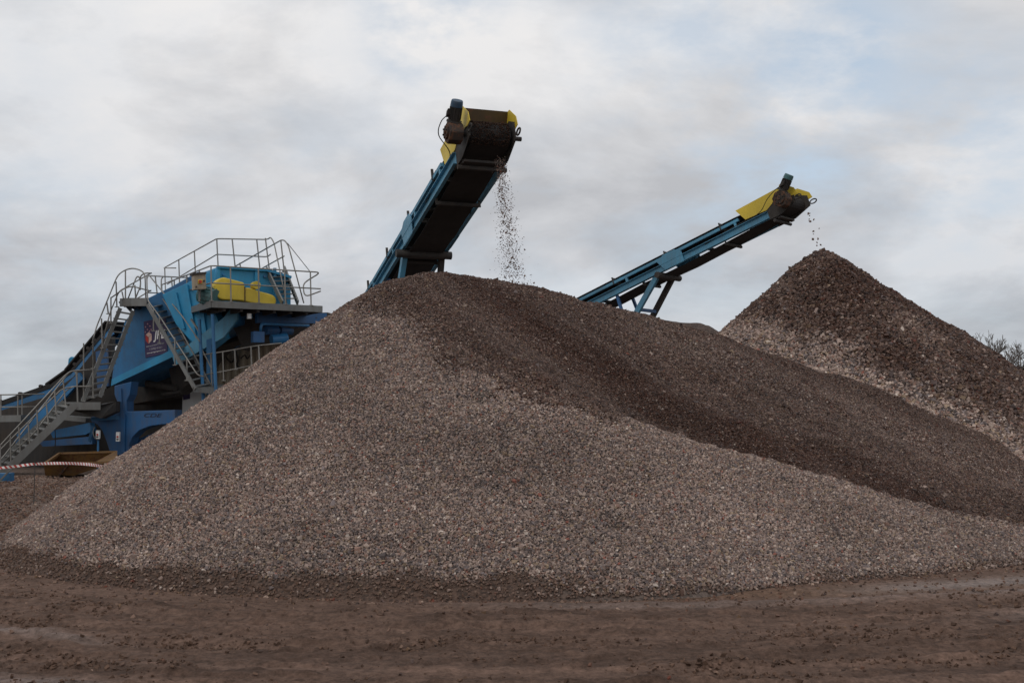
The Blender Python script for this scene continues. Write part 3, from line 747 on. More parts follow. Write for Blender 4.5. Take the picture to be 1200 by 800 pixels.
# --- top platform
Rr = planepoint(377, 358, C0, e2); Lf = C0+e2*6.2; wR = e2*2.3
deckz = C0.z-.02
plat = MB(); th_ = .30
A0 = Vector((C0.x, C0.y, deckz)); B0 = Vector((Rr.x, Rr.y, deckz)); W_ = (B0-A0).length
D0 = A0+e2*6.2; 
plat.prism([A0, B0, B0+e2*2.2, A0+e1*.6+e2*2.2, A0+e1*.6+e2*6.2, D0], (0,0,-.05))
pf = plat.build('platform_deck', M['galv'], PL)
th2 = .2
for (a_, b_, nm) in [(A0, B0, 'edge_channel'), (D0, A0, 'edge_channel'), (B0, B0+e2*2.2, 'edge_channel')]:
    MB().beam(a_-UP*.09, b_-UP*.09, .06, .20).build(nm, M['galv'], pf)
for k in range(6):
    t = .12+.15*k; p_ = A0.lerp(B0, t)-UP*.17; MB().beam(p_+e2*.06, p_+e2*2.15, .08, .20).build('joist', M['dark'], pf)
for k in range(7):
    p_ = A0+e2*(.7+.8*k)-UP*.15; MB().beam(p_+e1*.04, p_+e1*.6, .07, .16).build('joist', M['dark'], pf)
mb = MB(); q = A0.lerp(B0, .36)-UP*.3; mb.tube([q+e2*.3, q+e2*.3-UP*.16], .07, 12); mb.build('lamp_fitting', M['white'], pf)
# front/left railing (B)
def up(p, hgt=1.07): return Vector((p.x-.035, p.y, p.z+hgt))
def onB(t): return A0.lerp(B0, t)
tl = [up(D0), up(A0), up(B0), up(B0+e2*.0)+e1*(-.15)-e2*.0]
topR = P(373, 321, 38.7)
fr = [up(D0), up(A0), up(B0), P(358,330,38.9), P(355,335,38.8), P(357,348,38.7), P(376,341,38.7)]
md = [up(D0,.55), up(A0,.55), up(B0,.55)]
posts = [(up(A0+e2*k), A0+e2*k) for k in (6.1, 4.4, 2.8, 1.3)]+[(up(onB(t)), onB(t)) for t in (.17, .42, .66, .90)]+[(up(A0), A0)]
railing('railing', [fr], [md], posts)
# upper platform behind, with its railing (A) + (C)
zb = 6.45; topz = 7.62
cor = P(254, 278, 40.6); rgt = P(314, 278, 40.8); lft = P(192, 313.5, 48.6)
cor = Vector((cor.x, cor.y, topz)); rgt = Vector((rgt.x, rgt.y, topz)); lft = Vector((lft.x, lft.y, topz))
def dn(p, h_, lean=.07): return Vector((p.x+lean, p.y, p.z-h_))
tp = [P(206,314,44), lft, cor, rgt, P(317,277.5,40.6), P(321,284,40.4), P(336,356,38.6)]
mp_ = [P(196,333,47), P(254,298,40.6), P(313,301,40.8), P(317,298,40.6)]
ps_ = [(lft.lerp(cor, t), dn(lft.lerp(cor, t), 1.12 if t > .5 else 1.45)) for t in (.02, .32, .62)]
ps_ += [(cor, dn(cor, 1.1)), (cor.lerp(rgt, .3), dn(cor.lerp(rgt, .3), 1.08, .13)), (cor.lerp(rgt, .78), dn(cor.lerp(rgt, .78), 1.08, .13)), (P(311,279,40.7), P(316,319,40.7))]
railing('railing', [tp, [P(274,313,41.5), P(330,281,39.8), P(334,282,39.7), P(338,288,39.6), P(356,355,38.8)]], [mp_, [P(306,315,41), P(333,300,39.6)]],
        ps_+[(P(329,281,39.8), P(333,318,39.8)), (P(281,308,41.2), P(282,314,41.2))])
mb = MB(); mb.tube([P(337,285,39.6), P(364,319,38.9)], .012, 5); mb.build('stay_wire', M['dark'], PL)
# access ladder-stair on the right of the screen box
q = [P(312,315,39.6), P(331,355,38.2), P(333,314,40.2), P(349,355,38.7)]
ld = MB().beam(q[0], q[1], .05, .17).build('access_steps', M['galv'], PL)
MB().beam(q[2], q[3], .05, .17).build('stringer', M['galv'], ld)
for k in range(1, 8):
    t = k/8; MB().beam(q[0].lerp(q[1], t), q[2].lerp(q[3], t), .2, .03).build('tread', M['galv'], ld)
# small upper left loop rails of the walkway between landing and platform
railing('railing', [[P(173,361,40.2), P(172,323,40.2), P(193,324,41.5), P(236,326,42)], [P(198,346,40), P(189,340,40.5), P(189,327,41), P(191,324.5,41)]],
        [[P(174,343,40.3), P(203,344,41.6)], [P(176,324,40.2), P(214,371,38.8), P(234,400,38)]],
        [(P(182,324.5,41), P(185,352,40.8)), (P(201,325,41.5), P(203,352,41.2)), (P(214,330,42), P(216,352,42))])
# --- legs below the platform
for (ua, va, ub, vb, Y_) in [(233.5,374,238,462,38.2), (249,368,253.5,470,37.4)]:
    f = P(ub, vb, Y_); t_ = P(ua, va, Y_); dirn = (f-t_).normalized(); g = t_+dirn*((t_.z)/-dirn.z)
    mb = MB(); mb.tube([t_, g], .052, 14); mb.box(g+UP*.01, (.12,0,0), (0,.12,0), (0,0,.012)); mb.build('leg', M['blue'], PL, smooth=False)
mb = MB(); mb.beam(P(224,374,38.6), P(236,392,38.3), .05); mb.build('knee_brace', M['galv'], PL)
mb = MB(); mb.prism([P(242,398,38.6), P(248,396,38.6), P(248,462,38.6), P(242,462,38.6)], (0,.2,0)); mb.build('frame_column', M['blue'], PL)
# dark infill blocks standing in for the shaded space under the plant
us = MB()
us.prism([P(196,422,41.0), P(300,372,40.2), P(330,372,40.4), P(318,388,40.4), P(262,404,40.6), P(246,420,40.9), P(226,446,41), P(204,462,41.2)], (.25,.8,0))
us.build('shade_fill_front', M['dark'], PL)
us = MB(); us.prism([P(150,448,42.2), P(200,424,42.2), P(212,440,42.2), P(205,464,42.2), P(150,474,42.2)], (.2,1.2,0)); us.build('shade_fill_deck', M['dark'], PL)
us = MB(); us.prism([P(262,368,41.6), P(384,366,41.6), P(384,396,41.6), P(335,399,41.6), P(262,404,41.6)], (.1,.5,0)); us.build('shade_fill_rear', M['dark'], PL)
us = MB(); us.prism([P(150,430,43.5), P(214,415,43.5), P(214,458,43.5), P(214,482,43.5), P(214,560,43.5), P(148,560,43.5)], (0,.3,0)); us.build('shade_fill_back', M['dark'], PL)
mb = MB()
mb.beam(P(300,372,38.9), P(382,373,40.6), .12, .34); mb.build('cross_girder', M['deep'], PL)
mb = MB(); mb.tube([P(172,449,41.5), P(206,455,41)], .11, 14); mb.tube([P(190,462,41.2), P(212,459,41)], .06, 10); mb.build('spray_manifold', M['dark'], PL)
mb = MB(); mb.prism([P(270,376,39.5), P(320,370,39.5), P(372,372,40.3), P(335,392,39.8), P(285,410,39.4)], (0,.8,0)); mb.build('shade_fill_pan', M['dark'], PL)  # dark infill block for the shade beneath the platform
# generator / pump group on the right
mb = MB(); mb.box(P(302,395,38.4), e1*.18, e2*.14, UP*.175); pb = mb.build('pump_control_box', M['deep'], PL, bevel=.02)
mb = MB(); mb.tube(rounded([P(305.5,388,38.4), P(306,380,38.4), P(309,379.5,38.5), P(362,381.5,39.6)], .1), .045, 10); mb.build('blue_pipe', M['blue'], PL, smooth=True)
mb = MB(); mb.tube([P(311,387,39.3), P(325,387,39.6)], .145, 18); mb.tube([P(325,387,39.6), P(328,387,39.7)], .08, 12); mb.tube([P(328,387,39.7), P(342,388,40)], .13, 18)
mb.build('water_pump', M['deep'], PL)
mb = MB(); mb.tube([P(318,398,38.9), P(336,396,39.2)], .16, 14); mb.build('pump_housing', M['blue'], PL)
# --- main lower frame (blue, arched)
fp = P(150, 500, 39.6); fn = Vector((.25,.968,0)).normalized()
mb = MB()
mb.prism(poly([(134,452),(154,447),(152,462),(148,470),(148,482),(205,480),(205,497),(190,497),(176,499),(163,504),(155,512),(151,522),(151,560),(140,560),(140,533),(130,533),(125,518),(120,505),(114,497),(107,494),(107,488),(125,487),(136,482),(137,470),(134,462)], fp, fn), fn*.45)
fr_ = mb.build('main_frame', M['deep'], PL, bevel=.02)
mb = MB(); mb.prism(poly([(138,456),(142,455),(143,480),(147,486),(146,530),(142,530),(141,486),(138,478)], fp-fn*.05, fn), fn*.045); mb.build('frame_rib', M['deep'], fr_)
mb = MB(); mb.prism(poly([(103,516),(105.5,518),(111,500),(107,498)], fp-fn*.3, fn), fn*.05); mb.build('stay_plate', M['blue'], fr_)
mb = MB(); mb.beam(P(107,491,39.6), P(140,489,39.8), .25, .12, (0,0,1)); mb.build('frame_flange', M['blue'], fr_)
for (ua, va, ub, vb) in [(156,520,205,500), (156,533,205,512)]:
    MB().beam(P(ua,va,40.6), P(ub,vb,40.6), .2, .16).build('tie_bar', M['deep'], fr_)
# back row girder seen left of the frame
mb = MB(); mb.prism([P(45,517,42.5), P(108,511,42.5), P(108,520,42.5), P(50,523,42.5)], (0,.4,0)); mb.build('side_girder', M['deep'], PL)
mb = MB(); mb.prism([P(0,481,43.6), P(50,466,43.6), P(100,432,43.6), P(150,430,43.6), P(150,562,43.6), P(-30,562,43.6), P(-30,495,43.6)], (0,.3,0)); mb.build('shade_fill_left', M['dark'], PL)  # dark infill sheet standing in for the shaded feed hopper area
mb = MB(); mb.prism([P(58,505,42.8), P(105,495,42.8), P(108,505,42.8), P(100,509,42.8), P(62,513,42.8)], (0,.5,0)); mb.build('chute_panel', M['blue'], PL)
# --- landing and stairs
lp = MB()
lz = [P(139,359,39.6), P(150,352,39.4), P(166,352,39.3), P(173,357,39.3), P(178,353,41), P(146,349,41.2)]
z_ = P(158,352,39.3).z
lz = [Vector((p.x, p.y, z_)) for p in lz]
lp.prism(lz, (0,0,-.05)); ln = lp.build('stair_landing', M['galv'], PL)
mb = MB()
cpts = [P(141,362,39.5), P(144,354,39.4), P(153,350.5,39.3), P(163,351.5,39.3), P(172,356,39.3)]
cpts = [Vector((p.x, p.y, z_)) for p in cpts]
for a_, b_ in zip(cpts[:-1], cpts[1:]): mb.beam(a_-UP*.05, b_-UP*.05, .05, .26)
mb.build('curved_edge', M['galv'], ln)
for t in (.25, .5, .75): MB().beam(cpts[1].lerp(cpts[3], t)-UP*.14, lz[5].lerp(lz[4], t)-UP*.14, .06, .14).build('joist', M['dark'], ln)
def stair(name, a0, a1, b0, b1, nst, depth=.24, sw=.16, sth=.05, mat='galv'):
    """two stringers a0-a1, b0-b1 (top to foot) with open treads between"""
    st_ = MB().beam(a0, a1, sth, sw).build(name, M[mat], PL)
    MB().beam(b0, b1, sth, sw).build('stringer', M[mat], st_)
    hd = Vector(((a1-a0).x, (a1-a0).y, 0)).normalized()*depth/2
    for k in range(nst):
        t = (k+.5)/nst; p_ = a0.lerp(a1, t); q_ = b0.lerp(b1, t)
        MB().prism([p_-hd, p_+hd, q_+hd, q_-hd], (0,0,-.035)).build('tread', M['galv'], st_)
    return st_
# steep flight facing us
stair('staircase', P(141,361,39.3), P(97,470,38.6), P(156,364,39.5), P(117,465,38.9), 14, .20, .12)
# flight going down to the right
stair('staircase', P(173,357,39.2), P(229,456,37.6), P(192,352,40.4), P(246,452,38.4), 14, .22, .13)
MB().prism([P(226,453,37.6), P(247,455,38.0), P(262,450,39.5), P(240,449,39.6)], (0,0,-.16)).build('lower_landing', M['galv'], PL)
# lowest long flight at the left
stair('staircase', P(88,474,38.2), P(-8,566,37.4), P(76,471,39.4), P(-22,563,38.6), 14, .26, .22)
# middle landing between
mp2 = [P(82,470,38.2), P(118,470,38.4), P(118,466,39.9), P(74,466,39.9)]
zz = P(96,471,38.3).z; mp2 = [Vector((p.x, p.y, zz)) for p in mp2]
l2 = MB().prism(mp2, (0,0,-.05)).build('stair_landing', M['galv'], PL)
MB().beam(mp2[0]-UP*.12, mp2[1]-UP*.12, .05, .24).build('edge_channel', M['galv'], l2)
MB().prism([P(86,478,38.6), P(112,476,38.6), P(136,470,39.2), P(136,482,39.2), P(118,490,38.8), P(86,481,38.6)], (0,.5,0)).build('support_bracket', M['dark'], l2)
# rails of the steep flight and landing
T1 = [P(64,490,38), P(80,432+40,38)]
railing('railing', [[P(108,402,38.7), P(113,383,39), P(138,322,39.3), P(147,316,39.4), P(156,314,39.5), P(166,317,39.4), P(170,322,39.3), P(171,356,39.3)],
                    [P(120,402,38.9), P(129,366,39.1), P(140,340,39.4), P(154,335,39.5), P(165,338,39.5), P(177,341,39.8)],
                    [P(150,350,39.5), P(160,324,39.8), P(163,324,39.8), P(165,330,39.8), P(164,340,39.8)],
                    [P(159,349,39.6), P(165,334,39.8), P(164,324,39.8), P(169,320,39.7), P(178,320,39.8)]],
        [[P(130,349,39.2), P(150,335,39.5), P(177,320,40)], [P(160,350,39.5), P(177,340,40)]],
        [(P(136,330,39.2), P(137,360,39.3)), (P(147,316,39.4), P(147,351,39.4)), (P(130,348,39.1), P(130,379,39.1)), (P(143,342,39.5), P(145,351,39.4)), (P(158,334,39.9), P(159,350,39.9)),
         (P(119,373,38.9), P(120,408,38.9)), (P(109,395,38.7), P(109,432,38.7)), (P(125,353,39.1), P(127,368,39.1))])
railing('railing', [[P(62,463,38.2), P(80,433,38.3) + Vector((0,0,0)), P(98,400,38.5), P(109,395,38.7)]], [[P(88,468,38.4), P(98,446,38.5), P(122,392,39)]],
        [(P(98,402,38.5), P(98,436,38.5)), (P(109,395,38.7), P(110,432,38.8))]) if False else None
# rails of the long low flight (near and far side)
railing('railing', [[P(-14,551,38.5), P(0,540,38.5), P(81,436,39.3), P(89,434,39.3), P(92,472,39.2)], [P(-12,533,37.6), P(0,522,37.6), P(76,440,38.2), P(83,434.5,38.3), P(108,433,38.6)]],
        [[P(-10,537,37.6), P(0,527,37.8), P(72,456,38.3), P(83,453,38.4), P(110,452,38.6)], [P(0,545,37.9), P(40,507,38), P(78,457,38.4), P(86,452.5,38.4), P(108,453,38.5)]],
        [(P(12,509,37.7), P(13,545,37.7)), (P(33,494,37.8), P(35,522,37.8)), (P(43,480,38), P(45,512,38)), (P(54,470,38), P(57,500,38)), (P(64,458,38.1), P(66,485,38.1)), (P(74,446,38.2), P(77,475,38.2)),
         (P(90,433,38.4), P(91,472,38.4)), (P(22,500,37.7), P(24,534,37.7)), (P(0,520,37.6), P(1,556,37.6)), (P(98,402,38.5), P(98,470,38.6)), (P(109,395,38.7), P(109,466,38.7))])
# rails of the flight on the right side
railing('railing', [[P(172,324,39.6), P(173,352,39.3), P(188,372,38.9), P(232,440,37.6), P(240,441,37.7)], [P(188,346,40.1), P(196,358,39.6), P(245,448,38.2)]],
        [[P(205,348,40.2), P(228,392,39), P(248,432,38.2)]],
        [(P(180,362,39), P(180,388,39)), (P(187,371,38.8), P(187,402,38.8)), (P(205,395,38.3), P(205,428,38.3)), (P(219,418,38), P(219,446,38)), (P(204,346,40.2), P(205,382,40)), (P(227,379,39), P(228,412,39))])
# low railing towards the containers
railing('railing', [[P(229,417,38.6), P(262,412,38.4), P(300,405,38.2), P(330,402,38.2)]], [[P(234,440,38.6), P(262,435,38.4), P(310,425,38.2)]],
        [(P(261,412,38.4), P(262,446,38.4)), (P(275,410,38.3), P(276,433,38.3)), (P(294,406,38.2), P(295,430,38.2)), (P(303,405,38.2), P(304,425,38.2)), (P(247,414,38.5), P(248,455,38.5))])
# --- walkway at the far left
wk = MB().beam(P(-40,491,41.5), P(30,490,41.5), .8, .22).build('walkway', M['galv'], PL)
MB().beam(P(66,488,41), P(108,492,40.4), .6, .14).build('walkway_step', M['galv'], wk)
railing('railing', [[P(-30,463,41.3), P(52,461.5,41.3)]], [[P(-30,477,41.3), P(42,476.5,41.3)]], [(P(u_,463,41.3), P(u_,489,41.3)) for u_ in (1, 21, 26)])
# --- signs
sp_ = p0-pn*.03
mb = MB(); mb.prism(poly([(168.3,376.8),(194,371),(196,413.5),(170.3,419)], sp_, pn), pn*.025); sg = mb.build('company_sign', M['purple'], PL)
def text(body, u, v, hpx, plane_p, plane_n, mat, name, parent, widthpx=None, skew=0.0, rise=0.0, bold=0.0):
    cu = bpy.data.curves.new(name, 'FONT'); cu.body = body; cu.extrude = .004; cu.size = 1; cu.shear = skew; cu.offset = bold
    ob = bpy.data.objects.new(name, cu); sc.collection.objects.link(ob)
    bpy.context.view_layer.update(); dg = bpy.context.evaluated_depsgraph_get()
    me = bpy.data.meshes.new_from_object(ob.evaluated_get(dg)); bpy.data.objects.remove(ob)
    xs_ = [vv.co.x for vv in me.vertices]; ys_ = [vv.co.y for vv in me.vertices]
    x0_, x1_, y0_, y1_ = min(xs_), max(xs_), min(ys_), max(ys_)
    o0 = planepoint(u, v, plane_p, plane_n); ux = planepoint(u+(widthpx or 10), v-rise*(widthpx or 10), plane_p, plane_n)-o0
    uy = planepoint(u, v-hpx, plane_p, plane_n)-o0
    nn = plane_n.normalized()
    for vv in me.vertices:
        a_ = (vv.co.x-x0_)/(x1_-x0_); b_ = (vv.co.y-y0_)/(y1_-y0_)
        vv.co = o0+ux*a_+uy*b_-nn*(vv.co.z+.004)
    me.materials.clear(); me.materials.append(M[mat]); me.name = name
    o = bpy.data.objects.new(name, me); sc.collection.objects.link(o)
    o.parent = parent; o.matrix_parent_inverse = Matrix.Translation(-base_of(parent))
    return o
tpn = sp_-pn*.004
text('JPE', 180, 401, 13.5, tpn, pn, 'signwhite', 'sign_lettering', sg, 14, .15, .12, .02)
text('SAND & AGGREGATE SUPPLIES', 171.5, 407, 1.5, tpn, pn, 'signgrey', 'sign_lettering', sg, 21, 0, .21)
text('T: 01922 411611', 175, 410.6, 2.2, tpn, pn, 'signgrey', 'sign_lettering', sg, 15, 0, .2)
text('www.jpeaggregates.co.uk', 172, 415, 1.7, tpn, pn, 'signwhite', 'sign_lettering', sg, 22, 0, .2)
cubeq = MB(); cubeq.prism(poly([(170.8,392),(174.5,389),(177.8,391.5),(174.2,395)], tpn, pn), -pn*.006); cubeq.prism(poly([(174.4,395.3),(177.9,391.9),(177.9,398.5),(174.4,402.5)], tpn, pn), -pn*.006)
cubeq.build('cube_emblem', painted('pale pink vinyl', (.62,.42,.36), amount=.1), sg)
cq = MB(); cq.prism(poly([(170.6,392.4),(174.0,395.3),(174.1,402.5),(170.9,399)], tpn, pn), -pn*.006); cq.build('cube_emblem', M['red'], sg)
cq = MB()
for (u_, v_) in [(173,379.5),(170.6,383),(175.8,382),(172.9,386),(177.2,386),(170.4,389),(175.4,388)]:
    cq.prism(poly([(u_-.9,v_),(u_,v_-1),(u_+.9,v_),(u_,v_+1)], tpn, pn), -pn*.006)
cq.build('dot_emblem', painted('dusty pink vinyl', (.4,.2,.24), amount=.1), sg)
text('CDE', 169, 488.5, 4.4, fp-fn*.005, fn, 'ink', 'maker_lettering', fr_, 21, .3, 0.0, .0)
# --- isolator boxes
for (u_, v0_, v1_, Y_) in [(115,504,514,38.9), (138.5,506,517,39.2)]:
    c_ = P(u_, (v0_+v1_)/2, Y_); hh = (P(u_, v0_, Y_)-P(u_, v1_, Y_)).length/2
    ib = MB().box(c_, (.058,0,0), (0,.06,0), (0,0,hh)).build('isolator_box', M['white'], PL, bevel=.012)
    MB().tube([c_-Vector((0,.06,0)), c_-Vector((0,.085,0))], .032, 12).build('stop_button', M['red'], ib)
    MB().box(c_-Vector((0,.062,hh*.55)), (.035,0,0), (0,.004,0), (0,0,.02)).build('button_plate', M['dark'], ib)
q0 = P(115,514,38.95); MB().beam(q0, Vector((q0.x+.02, q0.y, 0)), .055, .055).build('isolator_post', M['blue'], PL)
mb = MB(); mb.tube(curve_pts([P(111,500,38.9), P(109,506,38.8), P(111,513,38.8), P(115,515,38.9)]), .014, 6); mb.build('hose', M['galv'], PL)
mb = MB(); mb.tube(curve_pts([P(64,497,39), P(65,515,39), P(63,528,39), P(56,538,38.8)]), .016, 6); mb.build('hose', M['dark'], PL)

# ---- feed conveyor rising from the left into the plant
fa = P(-60, 491, 45); fb = P(60, 448, 44.4); fc = P(84, 431, 43.8); fd_ = P(132, 374, 42.2)
FC = thing('feed_conveyor', 'dark feed conveyor with blue sides rising from the left behind the stairs of the plant', 'conveyor', (fa.x, fa.y, 0))
pts = [fa, fb, fc, fd_]
for off, nm in ((0, 'side_frame'), (1.1, 'side_frame')):
    mb = MB()
    for a_, b_ in zip(pts[:-1], pts[1:]):
        mb.beam(a_+Vector((0,off,-.38)), b_+Vector((0,off,-.38)), .05, .32)
    mb.build(nm, M['blue'], FC)
mb = MB()
for a_, b_ in zip(pts[:-1], pts[1:]): mb.beam(a_+Vector((0,.55,-.06)), b_+Vector((0,.55,-.06)), 1.0, .06)
mb.build('belt', M['rubber'], FC)
mb = MB()
for a_, b_ in zip(pts[:-1], pts[1:]): mb.beam(a_+Vector((0,-.02,-.14)), b_+Vector((0,-.02,-.14)), .06, .12)
mb.build('skirt_rubber', M['rubber'], FC)
for a_, b_, k in ((fa, fb, 5), (fc, fd_, 6)):
    for i in range(k):
        p_ = a_.lerp(b_, (i+.5)/k); MB().tube([p_+Vector((0,-.08,-.0)), p_+Vector((0,.1,0))], .06, 10).build('roller_end', M['dark'], FC)
mb = MB(); c_ = P(83,425,44); mb.prism([P(79,431,44.2), P(80,420,44.2), P(83,417.5,44.2), P(87,418.5,44.2), P(88,424,44.2), P(84,431,44.2)], (0,.25,0)); mb.build('belt_guard', M['bright'], FC, bevel=.03)
mb = MB(); mb.prism([P(62,470,42.6), P(98,430,42.2), P(124,395,41.6), P(132,394,41.6), P(130,450,41.8), P(100,470,42.2)], (0,.3,0)); mb.build('side_skirt', M['dark'], FC)
mb = MB(); mb.beam(P(20,520,42.8), P(96,440,41.9), .12, .28); mb.beam(P(22,512,42.8), P(60,468,42.4), .1, .18); mb.build('support_strut', M['blue'], FC)
mb = MB(); mb.prism([P(112,412,41.3), P(125,408,41.3), P(127,452,41.3), P(114,455,41.3)], (0,.15,0)); mb.build('end_plate', M['deep'], FC)
mb = MB()
for u_ in (-40, 20, 60): p_ = P(u_, 470, 45); mb.beam(Vector((p_.x, p_.y+.5, p_.z)), Vector((p_.x, p_.y+.5, 0)), .14)
mb.build('trestle', M['deep'], FC)

# ---- rusty orange skip under the plant
sk = thing('steel_skip', 'rusty orange steel skip with sloping ends on the mud under the blue plant', 'skip', P(85,560,36.5)*1)
mb = MB(); zt = P(70,531,37).z
lo = [P(66,562,36.3), P(98,562,36.3)]; 
def P0(u, v, Y, z):
    p_ = P(u, v, Y); p_.z = z; return p_
b4 = [P0(66,0,36.4,.03), P0(99,0,36.4,.03), P0(101,0,38.2,.03), P0(70,0,38.2,.03)]
t4 = [P0(49,0,36.0,.42+.0), P0(133,0,36.0,.42), P0(133,0,38.6,.72), P0(66,0,38.6,.72)]
t4 = [P(51,544,36.1), P(136,541,36.1), P(136,529,37.8), P(70,531,37.8)]
mb.add(b4+t4, [(3,2,1,0), (0,1,5,4), (1,2,6,5), (2,3,7,6), (3,0,4,7)])
so = mb.build('skip_body', M['orange'], sk); md_ = so.modifiers.new('plate', 'SOLIDIFY'); md_.thickness = .03
mb = MB()
for a_, b_ in zip(t4, t4[1:]+t4[:1]): mb.beam(a_, b_, .07, .06)
mb.build('rim', M['orange'], sk)
mb = MB(); mb.beam(b4[0].lerp(b4[1], .5)-Vector((0,.03,0)), t4[0].lerp(t4[1], .35)-Vector((0,.03,0)), .06, .05, (0,1,0)); mb.build('rib', M['rust'], sk)

# ---- container and cabin behind
ct = thing('storage_container', 'beige ribbed storage container behind the low railing of the plant', 'container', P0(275,0,42,0))
cp_ = [P(250,412,42.5), P(345,402,42.5)]
q = [Vector((P(252,0,42.5).x, 42.5, .1)), Vector((P(350,0,42.5).x, 42.5, .1))]
zt = P(270,401,42.5).z
mb = MB(); nrib = 44; pr = []
for i in range(nrib+1):
    t = i/nrib; pr.append(q[0].lerp(q[1], t)+Vector((0, .04 if (i//2) % 2 else 0, 0)))
vs = [p_ for p_ in pr]+[Vector((p_.x, p_.y, zt)) for p_ in pr]; m_ = len(pr)
mb.add(vs, [(i, i+1, m_+i+1, m_+i) for i in range(m_-1)])
mb.prism([Vector((q[0].x, 42.6, .1)), Vector((q[1].x, 42.6, .1)), Vector((q[1].x, 42.6, zt)), Vector((q[0].x, 42.6, zt))], (0, 2.3, 0))
mb.build('container_wall', M['beige'], ct)
mb = MB(); mb.beam(Vector((q[0].x, 42.5, zt)), Vector((q[1].x, 42.5, zt)), .14, .12); mb.beam(Vector((q[0].x, 42.5, .1)), Vector((q[1].x, 42.5, .1)), .14, .14)
mb.beam(Vector((q[0].x, 42.5, .1)), Vector((q[0].x, 42.5, zt)), .14, .14, (0,1,0)); mb.build('container_frame', M['teal'], ct)
mb = MB()
mb.tube(curve_pts([P(264,412,42.3), P(266,420,42.2), P(272,424,42.2), P(276,417,42.2)]), .03, 8)
mb.tube(curve_pts([P(276,410,42.3), P(279,420,42.2), P(278,428,42.2), P(282,431,42.2)]), .04, 8)
mb.tube(curve_pts([P(282,420,42.2), P(287,416,42.2), P(290,420,42.2), P(295,413,42.2)]), .025, 8)
o = mb.build('hanging_hoses', M['dark']); tag(o, 'loops of black hose hanging on the beige container behind the railing', 'hoses')
cb_ = thing('site_cabin', 'white site cabin partly hidden behind the foot of the right hand stair flight', 'cabin', P0(225,0,42.9,0))
mb = MB(); ca, cz = P(214,455,42.9), P(240,450,42.9)
mb.prism([Vector((ca.x, 42.9, .1)), Vector((cz.x, 42.9, .1)), Vector((cz.x, 42.9, cz.z)), Vector((ca.x, 42.9, cz.z))], (0, 2.4, 0)); mb.build('cabin_wall', M['white'], cb_)
mb = MB(); mb.prism([Vector((ca.x-.05, 42.85, cz.z+.003)), Vector((cz.x+.05, 42.85, cz.z+.003)), Vector((cz.x+.05, 42.85, cz.z+.09)), Vector((ca.x-.05, 42.85, cz.z+.09))], (0, 2.6, 0)); mb.build('roof', M['galv'], cb_)
mb = MB(); mb.prism([P(214.5,456,42.86), P(222.5,455,42.86), P(222.5,467,42.86), P(214.5,468.5,42.86)], (0,.03,0)); o = mb.build('cabin_sign', M['purple'], cb_)
# small blue end bit with jack foot at the left edge
jk = thing('jack_stand', 'blue perforated steel plate on a short galvanised jack foot at the left edge', 'jack stand', P0(12,0,33.5,0))
MB().prism([P(-14,555,33.5), P(10,554,33.5), P(10,567,33.5), P(-4,572,33.5), P(-14,572,33.5)], (0,.4,0)).build('blue_plate', M['blue'], jk, bevel=.01)
mb = MB(); mb.beam(P(13,549,33.4), P0(14,0,33.4,.02), .045); mb.beam(P(9,566,33.4), P0(13,0,33.3,.03), .06, .04); mb.box(P0(15,0,33.3,.02), (.11,0,0), (0,.08,0), (0,0,.012)); mb.build('jack_foot', M['galv'], jk)

# ---- barrier tape and its pin
def tape_mat():
    m, nt, b = newmat('red and white tape'); L = nt.links
    tc = N(nt, 'ShaderNodeTexCoord'); sx = N(nt, 'ShaderNodeSeparateXYZ'); L.new(tc.outputs['Object'], sx.inputs[0])
    ad = N(nt, 'ShaderNodeMath', operation='MULTIPLY_ADD'); L.new(sx.outputs['X'], ad.inputs[0]); ad.inputs[1].default_value = 6.5; ad.inputs[2].default_value = 100
    sk_ = N(nt, 'ShaderNodeMath', operation='MULTIPLY'); L.new(sx.outputs['Z'], sk_.inputs[0]); sk_.inputs[1].default_value = 6
    a2_ = N(nt, 'ShaderNodeMath', operation='ADD'); L.new(ad.outputs[0], a2_.inputs[0]); L.new(sk_.outputs[0], a2_.inputs[1])
    fr2 = N(nt, 'ShaderNodeMath', operation='FRACT'); L.new(a2_.outputs[0], fr2.inputs[0])
    gt = N(nt, 'ShaderNodeMath', operation='GREATER_THAN'); L.new(fr2.outputs[0], gt.inputs[0]); gt.inputs[1].default_value = .5
    mx = N(nt, 'ShaderNodeMix', data_type='RGBA'); L.new(gt.outputs[0], mx.inputs['Factor'])
    mx.inputs['A'].default_value = (.75,.72,.70,1); mx.inputs['B'].default_value = (.45,.05,.04,1)
    L.new(mx.outputs['Result'], b.inputs['Base Color']); b.inputs['Roughness'].default_value = .4; return m
mb = MB(); tp_ = curve_pts([P(-10,549,31.5), P(15,546.5,31.3), P(40,543.5,31), P(70,542.5,29.5), P(100,543.5,27.5), P(125,547,25)], 10)
vs = []; 
for i, p_ in enumerate(tp_):
    tw = .35*math.sin(i*.5); hh_ = Vector((0, tw*.03, .032)); vs += [p_-hh_, p_+hh_]
mb.add(vs, [(2*i, 2*i+2, 2*i+3, 2*i+1) for i in range(len(tp_)-1)])
o = mb.build('barrier_tape', tape_mat()); s5 = o.modifiers.new('t', 'SOLIDIFY'); s5.thickness = .001
tag(o, 'red and white striped barrier tape strung low in front of the plant', 'barrier tape')
pz = P(41,543,31); mb = MB(); mb.tube([pz+UP*.05, Vector((pz.x-.05, 24.3+6.4, 0))], .012, 8)
mb = MB(); b_ = P(39.5,590,24.8); mb.tube([P(41,543,24.9)+UP*.0, Vector((b_.x, b_.y, 0))], .009, 8)
mb.tube([P(41,543,24.9), P(41,543,24.9)+Vector((.0,0,.03))], .014, 8)
o = mb.build('road_pin', M['dark']); tag(o, 'thin dark steel pin stuck in the mud by the barrier tape', 'pin')

